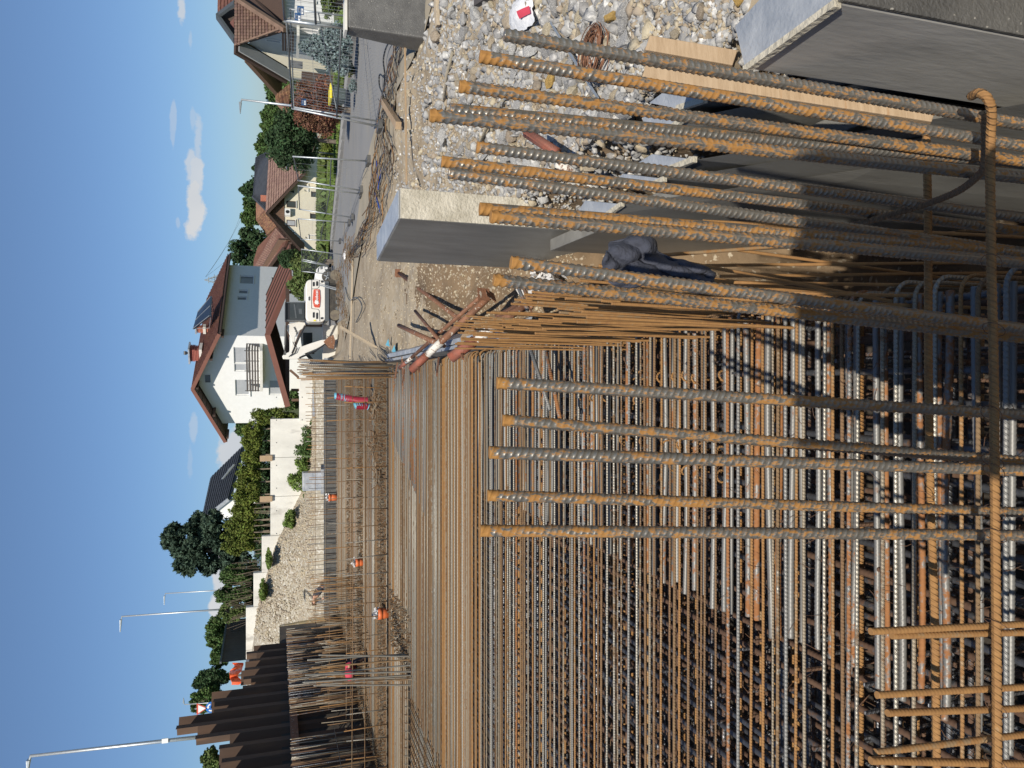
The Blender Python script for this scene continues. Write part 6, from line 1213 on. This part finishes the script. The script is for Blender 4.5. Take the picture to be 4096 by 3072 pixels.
tp_ = [Vector((big1.x, big1.y, .3)), Vector((big2.x, big2.y, .3)), Vector((big2.x+.34, big2.y+.0, .3)), Vector((bk1.x, bk1.y+.02, .3))]
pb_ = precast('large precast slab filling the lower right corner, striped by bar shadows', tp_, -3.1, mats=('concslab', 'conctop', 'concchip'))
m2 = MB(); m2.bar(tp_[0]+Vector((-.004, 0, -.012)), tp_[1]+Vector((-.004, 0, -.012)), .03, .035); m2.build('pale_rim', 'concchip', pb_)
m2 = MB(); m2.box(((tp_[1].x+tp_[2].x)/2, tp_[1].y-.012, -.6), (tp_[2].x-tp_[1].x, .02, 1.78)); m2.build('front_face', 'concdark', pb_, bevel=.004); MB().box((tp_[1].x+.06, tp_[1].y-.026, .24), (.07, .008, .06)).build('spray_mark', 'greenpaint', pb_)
m2 = MB(); m2.hull8([(1.42, 1.2, -3.1), (2.0, 1.2, -3.1), (2.0, big2.y-.03, -3.1), (big2.x-.05, big2.y-.03, -3.1)], [(1.42, 1.2, -1.2), (2.0, 1.2, -1.2), (2.0, big2.y-.03, -1.2), (big2.x-.05, big2.y-.03, -1.2)]); m2.build('base_slab', 'concgrey', label='dark base slab below the large precast slab', cat='concrete slab')
# the boards clamped beside it
for lab, (x0, y0, x1, y1, w) in [('fresh board standing beside the large slab, upper one', (2592, 184, 2940, 245, .078)), ('longer fresh board left of it, running down beside the large slab', (2580, 295, 3730, 470, .072))]:
    a, b = P(x0, y0, 3.75), P(x1, y1, 3.62 if x1 < 3000 else 3.3); MB().bar(a, b, w, .07, up=(0, -1, .3)).build('board', 'woodlight', label=lab, cat='board', bevel=.004)

# ------------------------------------------------------------------ formwork and props along the mat edge
fw = thing('formwork', 'grey formwork panels with bluish film along the far right edge of the mat', 'formwork', (.55, 12, -.5))
for k in range(5): y0 = 7.6+k*1.9; MB().box((.52+.002*k, y0+.93, -.62), (.05, 1.86, 1.2)).build('panel', 'conctop', fw)
m2 = MB(); m2.hull8([(.55, 8, -.32), (.78, 8, -.42), (.85, 16.5, -.40), (.58, 16.5, -.22)], [(.55, 8, .0), (.62, 8, .0), (.66, 16.5, .02), (.58, 16.5, .02)]); m2.build('film_strip', 'conctop', fw)
for (x, y) in [(1870, 1352), (1740, 1475)]: p = PZ(x, y, -.05); MB().box(p, (.12, .28, .12), rz=.3).build('wood_wedge', 'woodlight', fw)
def prop(lab, a, b, r, ends=0, c='rusttube', flange=True):
    a, b = Vector(a), Vector(b); t = thing('steel_prop', lab, 'prop', a, 'steel props and pipes on the soil beside the mat'); m2 = MB(); m2.tube([a, b], r, 12); m2.build('tube', c, t, smooth=True)
    d = (b-a).normalized()
    if ends: m2 = MB(); m2.tube([a+d*.02, a+d*.32], r*1.12, 12); m2.build('painted_end', 'whiteflake', t, smooth=True); m2 = MB(); m2.tube([a-d*.34, a], r*1.22, 10); m2.build('collar', 'redtube', t, smooth=True); s_ = d.cross(Vector((0, 0, 1))).normalized(); MB().bar(a-d*.2-s_*.16, a-d*.2+s_*.16, .025, .025).build('locking_pin', 'rusttube', t); MB().bar(a-d*.48-s_*.13, a-d*.5+s_*.16+Vector((0, 0, .05)), .05, .02).build('clamp_plate', 'rusttube', t)
    if flange: s_ = d.cross(Vector((0, 0, 1))).normalized(); MB().box(b, (.17, .012, .17), ax=(s_, d, s_.cross(d))).build('end_plate', 'rusttube', t)
    return t
prop('thick rusty prop with white flaked end, the lower of the crossing pair', PZ(1707, 1422, .35), PZ(1962, 1181, -.35), .048, 1)
prop('thinner rusty prop with white flaked end just above the thick one', PZ(1624, 1450, .25), PZ(1934, 1177, -.25), .030, 1)
prop('short red collar prop nearest to the hooked bar ends', PZ(1900, 1362, .3), PZ(2105, 1215, -.2), .050, 1)
prop('rusty prop with red sleeve and flange lying down the soil face', PZ(1905, 1328, -.30), PZ(1596, 1093, -.05), .036, 0)
prop('bent brown pipe end poking from the soil, left of the flanged prop', PZ(1744, 1371, .1), PZ(1596, 1302, .15), .04, 0, flange=False)
prop('thin brown pipe across the soil between the props', PZ(1777, 1385, .1), PZ(1661, 1244, .05), .028, 0, flange=False)
prop('heavy rusty pipe below the white film, near the orange fringe', PZ(1994, 1275, -.15), PZ(2255, 1140, -.6), .065, 0, flange=False)
prop('red primed pipe lying in the rubble behind the starters', PZ(2108, 532, .25), PZ(2229, 612, .1), .045, 0, 'redtube', False)
prop('rusty pipe with white flaked paint in the rubble', PZ(2229, 652, .2), PZ(2345, 722, -.1), .04, 0, 'whiteflake', False)
# ducts and drain stubs
def duct(lab, pts, r): 
    path = []; pts = [Vector(p) for p in pts]; n = 60
    t = thing('corrugated_duct', lab, 'duct', pts[0]); L = len(pts)-1; P2 = []; RR_ = []
    for i in range(n+1): f = i/n*L; k = min(int(f), L-1); P2.append(pts[k].lerp(pts[k+1], f-k)); RR_.append(r*(1.0 if i % 2 else .9))
    m2 = MB(); m2.tube(P2, RR_, 12); m2.build('hose', 'duct', t); top = pts[-1]; m2 = MB()
    for k in range(7): m2.tube([top-(pts[-1]-pts[-2]).normalized()*.05*k+Vector((random.uniform(-.02, .02), 0, 0)), top-(pts[-1]-pts[-2]).normalized()*(.05*k-.045)], [r*random.uniform(.9, 1.05), r*random.uniform(.75, 1.0)], 9)
    m2.build('tape_wrap', 'tape', t)
duct('long wine red corrugated duct with blue taped end', [PY(1471, 1602, 18.4), PY(1430, 1600, 18.4), PY(1385, 1592, 18.4), PY(1345, 1585, 18.4)], .085)
duct('short wine red corrugated duct with blue taped end', [PY(1471, 1626, 18.3), PY(1425, 1625, 18.3)], .08)
def stub(lab, x, y0, Yd, r, h): b = PY(x, y0, Yd); t = thing('drain_pipe', lab, 'pipe', (b.x, Yd, 0)); m2 = MB(); m2.tube([(b.x, Yd, -.05), (b.x, Yd, h)], r, 18); m2.tube([(b.x, Yd, h-.1), (b.x, Yd, h)], r*1.1, 18); m2.build('stub', 'orangepipe', t, smooth=True); leafobj('film_cover', np.random.normal(size=(60, 3))*np.array([r*.45, r*.45, .035])+np.array([b.x, Yd, h+.03]), .09, 'plastic', t)
stub('largest orange drain pipe stub, nearest, with torn film on top', 1520, 2455, 16.7, .115, .20); stub('middle orange drain pipe stub farther back on the mat', 1440, 2250, 21.3, .10, .22); stub('small orange drain stub far back before the dark upstand', 1330, 1990, 30.4, .13, .35)
# ------------------------------------------------------------------ dark jacket hung over a bar
jk = MB(); nu, nv = 26, 16; G = {}
def jpt(u, v):
    top = [(2432, 962), (2505, 945), (2600, 948), (2628, 1000), (2690, 1030), (2760, 1050), (2820, 1075), (2872, 1098)]; bot = [(2409, 1080), (2412, 1120), (2445, 1142), (2480, 1138), (2580, 1140), (2680, 1150), (2790, 1168), (2838, 1160)]
    f = u*7; k = min(int(f), 6); g = f-k; tx = top[k][0]+(top[k+1][0]-top[k][0])*g; ty = top[k][1]+(top[k+1][1]-top[k][1])*g; bx = bot[k][0]+(bot[k+1][0]-bot[k][0])*g; by = bot[k][1]+(bot[k+1][1]-bot[k][1])*g
    return P(tx+(bx-tx)*v+6*math.sin(u*23+v*5), ty+(by-ty)*v+5*math.sin(v*9+u*11), 2.62+.022*math.sin(u*14+v*7)+.02*math.sin(v*19-u*13)+.012*math.sin(u*41+v*17)-.05*math.sin(v*math.pi))
for i in range(nu+1):
    for j in range(nv+1): G[i, j] = len(jk.v); jk.v.append(tuple(jpt(i/nu, j/nv)))
for i in range(nu):
    for j in range(nv): jk.f.append((G[i, j], G[i+1, j], G[i+1, j+1], G[i, j+1]))
j_ = jk.build('jacket', 'jacketcloth', smooth=True, label='crumpled dark blue work jacket hung behind the starters', cat='jacket'); md = j_.modifiers.new('thickness', 'SOLIDIFY'); md.thickness = .012; md = j_.modifiers.new('sub', 'SUBSURF'); md.levels = 1; md.render_levels = 1

# ------------------------------------------------------------------ rubble bank
import bmesh
def rockmesh(name, mat, seed, sub=2, rough=.22):
    bm = bmesh.new(); bmesh.ops.create_icosphere(bm, subdivisions=sub, radius=1); rs = np.random.RandomState(seed); dirs = rs.normal(size=(9, 3)); dirs /= np.linalg.norm(dirs, axis=1)[:, None]; cut = rs.uniform(.42, .78, 9); sc = rs.uniform([.7, .55, .4], [1.0, .85, .75])
    for v in bm.verts:
        c = np.array(v.co)
        for d, k in zip(dirs, cut):
            s = c.dot(d)
            if s > k: c -= d*(s-k)*.92
        c = c*sc+rs.normal(size=3)*rough*.09; v.co = c
    me = bpy.data.meshes.new(name); bm.to_mesh(me); bm.free(); me.materials.append(M[mat]); return me
RK = [rockmesh('rock', ('rock' if s % 3 else 'rockbeige'), s) for s in range(14)]
RKn = ['grey' if s % 3 else 'beige' for s in range(14)]
for k in range(285):
    while True:
        if random.random() < .8: x = random.uniform(1760, 2520); y = random.uniform(0, 680)
        else: x = random.uniform(1560, 2980); y = random.uniform(0, 860)
        if y > 900-(x-1500)*.25: continue
        p = ground_at(x, y)
        if p.x > 2.0: break
    d = p.y; s = random.choice([.045, .06, .075, .09, .105, .12, .15])*random.uniform(.8, 1.2)*(1 if d > 4.5 else .62)
    i = random.randrange(14); o = inst('rock', RK[i], p+Vector((0, 0, s*.22)), rot=(random.uniform(-.5, .5), random.uniform(-.5, .5), random.uniform(0, 6.3)), scale=(s, s, s))
    sz = 'large' if s > .085 else 'fist-sized' if s > .052 else 'small'
    zone = ('among the loose bars of the bank crest' if x < 1660 else 'near the long pale lath' if x < 1830 else 'around the white bag' if (x < 2230 and y < 200) else 'around the wire coil' if (x < 2600 and y < 330) else 'in the gravel above the large slab' if x > 2600 else 'behind the tops of the rightmost starters' if y < 420 else 'between the precast slab ends and the tall block' if x > 2150 else 'on the bank right of the tall block')
    tag(o, sz+' '+RKn[i]+' limestone rock lying '+zone, 'rock', sz+' '+RKn[i]+' rocks '+zone)
def scatter(name, n, size, pts, mat, lab):
    bm = bmesh.new(); bmesh.ops.create_icosphere(bm, subdivisions=1, radius=1); base = np.array([v.co[:] for v in bm.verts]); F_ = np.array([[v.index for v in f.verts] for f in bm.faces]); bm.free(); nvb = len(base)
    pts = np.array(pts); n = len(pts); s = size*(.45+1.1*np.random.rand(n)**2); S = s[:, None, None]*(.55+.45*np.random.rand(n, 1, 3))
    q = np.random.normal(size=(n, 4)); q /= np.linalg.norm(q, axis=1)[:, None]; w, x, y, z = q.T
    Rm = np.stack([1-2*(y*y+z*z), 2*(x*y-z*w), 2*(x*z+y*w), 2*(x*y+z*w), 1-2*(x*x+z*z), 2*(y*z-x*w), 2*(x*z-y*w), 2*(y*z+x*w), 1-2*(x*x+y*y)], 1).reshape(n, 3, 3)
    V = np.einsum('nij,nkj->nki', Rm, (base[None]*(1+.33*np.random.normal(size=(n, nvb, 1))))*S)+pts[:, None, :]; Q_ = (F_[None]+np.arange(n)[:, None, None]*nvb).reshape(-1, 3)
    inst(name, npmesh(name, V.reshape(-1, 3), Q_, mat), (0, 0, 0), kind='stuff', label=lab)
def img_pts(n, x0, x1, y0, y1, cond=None):
    k = n*4; x = np.random.uniform(x0, x1, k); y = np.random.uniform(y0, y1, k); rx = (3072-y-1536)/F; rv = (x-2048)/F; ry = cp-rv*sp; rz = -sp-rv*cp; z = np.zeros(k)
    for i in range(14): t = (z-CAMZ)/rz; z = z*.5+.5*groundz(rx*t, ry*t)
    t = (z-CAMZ)/rz; px = rx*t; py = ry*t; ok = (px > cond[0]) & (px < cond[1]); return np.stack([px[ok], py[ok], groundz(px[ok], py[ok])], 1)[:n]
cnd = (1.9, 6.6)
scatter('rubble', 0, .062, img_pts(1500, 1700, 2520, 0, 800, cnd), 'rock', 'hand-sized grey rubble filling the gaps between the larger rocks')
scatter('rubble', 0, .05, img_pts(700, 1620, 2600, 0, 860, cnd), 'rockbeige', 'hand-sized beige rubble of the bank')
scatter('gravel', 0, .032, img_pts(5500, 1580, 3000, 0, 900, cnd), 'rock', 'grey gravel and stone chips of the rubble bank')
scatter('gravel', 0, .024, img_pts(5500, 1560, 3000, 0, 1000, cnd), 'rockbeige', 'beige gravel of the rubble bank')
scatter('gravel', 0, .022, img_pts(3600, 1400, 2300, 900, 1440, (.65, 99)), 'rockbeige', 'pebbles on the brown soil beside the mat')
u_ = np.random.rand(9000); gx = -13+14*np.random.rand(9000); gy = 36.5+4.2*np.random.rand(9000); scatter('gravel', 0, .055, np.stack([gx, gy, groundz(gx, gy)], 1), 'rockbeige', 'loose pebbles on the gravel slope below the wall')
for lab, mt, (x, y), s in [('large yellow ochre stone beside the wire coil', 'rockyellow', (2468, 68), .115), ('square yellow stone half hidden behind the second thick starter', 'rockyellow', (2215, 322), .12), ('orange reddish stone at the top of the gravel near the corner', 'rockyellow', (2965, 8), .06), ('long pale grey rock beside the wire coil', 'rock', (2520, 160), .13), ('big pale boulder in front of the yellow stone', 'rockbeige', (2170, 345), .13)]:
    me = rockmesh('rock', mt, hash(lab) % 997 if False else int(x+y), 3); p = ground_at(x, y); inst('rock', me, p+Vector((0, 0, s*.35)), rot=(.3, .2, 1.0), scale=(s, s, s), label=lab, cat='rock')
# coil of binding wire
p = ground_at(2415, 215); co = thing('wire_coil', 'coil of rusty tying wire lying on the rocks', 'wire coil', p)
for k in range(26):
    r_ = random.uniform(.14, .225); dz = random.uniform(.02, .11); ph = random.uniform(0, 6); m2 = MB(); tl_ = random.uniform(-.08, .08)
    m2.tube([p+Vector((math.cos(a)*r_, math.sin(a)*r_*.95, dz+math.sin(a+ph)*.018+math.cos(a)*tl_*.3+.03)) for a in np.linspace(0, 6.2832, 26)], .0038, 5); m2.build('wire_turn', 'rusttube', co, smooth=True)
# white bag
p = ground_at(2105, 62); bg_ = thing('plastic_bag', 'torn white plastic bag with a red printed patch', 'bag', p); m2 = MB(); nn2 = 12
for i in range(nn2+1):
    for j in range(nn2+1):
        u, v = i/nn2-.5, j/nn2-.5; m2.v.append((p.x+u*.42+v*.1, p.y+v*.7+u*.12, p.z+.05+.10*math.cos(u*3)*math.cos(v*3)+random.uniform(-.014, .014)))
for i in range(nn2):
    for j in range(nn2): a = i*(nn2+1)+j; m2.f.append((a, a+1, a+nn2+2, a+nn2+1))
m2.build('film', 'whitebag', bg_, smooth=True); q = MB()
for i in range(5):
    for j in range(5):
        u, v = -.28+i*.05, -.48+j*.07; q.v.append((p.x+u*.42+v*.1+.0, p.y+v*.7+u*.12, p.z+.075+.10*math.cos(u*3)*math.cos(v*3)))
for i in range(4):
    for j in range(4): a = i*5+j; q.f.append((a, a+1, a+6, a+5))
q.build('printed_patch', 'redcloth', bg_, smooth=True)
# planks and sticks
def plank(name, lab, q0, q1, w, h, mat, lift=.04, cat='plank'):
    a, b = ground_at(*q0), ground_at(*q1); mid = (a+b)/2; lz = max(0, gz(mid.x, mid.y)-mid.z); up_ = Vector((0, 0, lift+lz)); return MB().bar(a+up_, b+up_, w, h).build(name, mat, label=lab, cat=cat, bevel=.004)
plank('plank', 'long grey plank lying across the soil below the excavator', (1420, 1015), (1458, 1470), .16, .05, 'woodgrey', .08)
plank('plank', 'short grey plank ending at the formwork corner', (1500, 1311), (1580, 1462), .13, .05, 'woodgrey', .08)
plank('lath', 'long thin pale lath lying on the gravel', (1684, 86), (1693, 745), .035, .03, 'woodlight', .12, 'lath')
plank('timber', 'short squared timber leaning on the debris bars', (1548, 405), (1618, 505), .13, .10, 'woodlight', .10, 'timber')
plank('timber', 'weathered split log at the upper right edge of the gravel', (1762, -10), (1768, 108), .13, .05, 'woodgrey', .04, 'timber')
plank('timber', 'dark wet timber at the picture edge beside the white bag', (1940, 15), (2010, -30), .09, .07, 'cladding', .05, 'timber')
plank('plank', 'light plank leaning at the excavator track', (1322, 1235), (1350, 1290), .16, .04, 'woodlight', .1)
plank('metal_strip', 'bent pale metal strip running through the rocks', (2229, 93), (2425, 400), .028, .006, 'galv', .07, 'metal strip')
plank('metal_strip', 'lower end of the pale metal strip beside the film', (2425, 400), (2462, 512), .028, .006, 'galv', .07, 'metal strip')
for lab, q0, q1 in [('tan plastic pipe lying half buried in the gravel', (1826, 208), (1789, 407)), ('tan plastic pipe crossing behind the tallest starter', (2035, 393), (1938, 570))]:
    a, b = ground_at(*q0)+Vector((0, 0, .05)), ground_at(*q1)+Vector((0, 0, .05)); m2 = MB(); m2.tube([a, a.lerp(b, .5)+Vector((.03, 0, .02)), b], .022, 8); m2.build('plastic_pipe', 'dust', smooth=True, label=lab, cat='pipe')
for lab, q0, q1 in [('blue plastic pipe stub beside the debris bars', (1520, 645), (1524, 760)), ('blue plastic pipe behind the tall block', (1512, 765), (1535, 860)), ('short blue pipe crossing the others', (1538, 660), (1522, 740))]:
    a, b = ground_at(*q0)+Vector((0, 0, .08)), ground_at(*q1)+Vector((0, 0, .06)); m2 = MB(); m2.tube([a, b], .022, 8); m2.build('blue_pipe', 'bluehose', smooth=True, label=lab, cat='pipe')
# bars and wires dumped along the crest of the bank
crest = [(1640, -30), (1600, 150), (1560, 330), (1535, 460), (1515, 600), (1500, 740), (1478, 880), (1440, 960), (1395, 1030)]
def crest_pt(f, dx=0): f = max(0, min(.999, f))*(len(crest)-1); k = int(f); g = f-k; return (crest[k][0]+(crest[k+1][0]-crest[k][0])*g+dx, crest[k][1]+(crest[k+1][1]-crest[k][1])*g)
for k in range(96):
    f = random.uniform(0, .95); L = random.uniform(.10, .3); dx0 = abs(random.gauss(0, 26)); dx1 = abs(dx0+random.gauss(0, 22)); pts = []
    for i in range(5): g = f+L*i/4; x, y = crest_pt(g, dx0+(dx1-dx0)*i/4+random.gauss(0, 4)); pts.append(ground_at(x, y)+Vector((0, 0, .05+random.uniform(0, .14))))
    if (pts[0]-pts[-1]).length < .4: continue
    mt = random.choice(['bar_brown', 'bar_brown', 'bar_dark', 'bar_dark', 'bar_orange', 'bar_mixed']); m2 = ribtube(pts, random.choice([.008, .011, .014]), seg=.08, n=6, h=0)
    m2.build('loose_bar', mt, smooth=True, label={'bar_brown': 'brown', 'bar_dark': 'dark grey', 'bar_orange': 'orange rusty', 'bar_mixed': 'brownish grey'}[mt]+' loose steel bar dumped along the crest of the rubble bank', cat='steel bar', group={'bar_brown': 'brown', 'bar_dark': 'dark grey', 'bar_orange': 'orange', 'bar_mixed': 'brownish grey'}[mt]+' loose bars on the bank crest')
tg = MB()
for (xc, yc, n_, s_) in [(1375, 1130, 90, .35), (1380, 1200, 40, .25), (1420, 1010, 60, .3), (1400, 1260, 40, .25)]:
    c = ground_at(xc, yc)
    for k in range(n_): a = c+Vector((random.gauss(0, s_), random.gauss(0, s_), .08+random.random()*.25)); b = a+Vector((random.gauss(0, .4), random.gauss(0, .4), random.gauss(0, .08))); tg.tube([a, (a+b)/2+Vector((0, 0, .04)), b], .009, 4)
tg.build('scrap_tangle', 'bar_brown', kind='stuff', label='tangled rusty scrap wire in front of the excavator tracks')
for lab, pts in [('black looped hose sticking up from the debris bars', [(1640, 130), (1580, 170), (1555, 235), (1560, 300), (1545, 350), (1555, 395)]), ('second black hose loop on the debris crest', [(1560, 330), (1540, 300), (1538, 345), (1555, 390), (1545, 430)]), ('grey cable curling over the soil mound by the plank', [(1385, 1150), (1410, 1200), (1440, 1190), (1465, 1230), (1430, 1290)])]:
    q = [ground_at(x, y)+Vector((0, 0, .12 if i in (1, 2, 3) else .05)) for i, (x, y) in enumerate(pts)]; ribtube(q, .018, seg=.06, n=7, h=0).build('hose', 'black' if 'black' in lab else 'steeldark', smooth=True, label=lab, cat='hose')
# film, scraps
p = ground_at(2200, 1130); leafobj('crumpled_film', np.random.normal(size=(160, 3))*np.array([.10, .3, .05])+np.array([1.35, p.y, p.z+.1]), .14, 'plastic'); bpy.data.objects['crumpled_film']['label'] = 'crumpled clear film behind the clean silver starter'; bpy.data.objects['crumpled_film']['kind'] = 'stuff'
p = ground_at(1410, 1395); 
for lab, (x, y) in [('turquoise plastic scrap on the soil before the formwork', (1590, 1395)), ('turquoise plastic scrap near the plank end', (1565, 1370))]:
    p = ground_at(x, y); m2 = MB(); m2.poly([p+Vector((-.1, -.1, .05)), p+Vector((.12, -.05, .08)), p+Vector((.1, .15, .04)), p+Vector((-.05, .2, .1))]); m2.build('plastic_scrap', 'tape', label=lab, cat='scrap')
p = ground_at(1392, 1018); inst('white_sack', rockmesh('white_sack', 'whitebag', 5, 3), p+Vector((0, 0, .12)), rot=(.2, .1, .4), scale=(.3, .22, .22)); bpy.data.objects['white_sack']['label'] = 'white sack lying by the bundle of bars near the road end'; bpy.data.objects['white_sack']['category'] = 'sack'
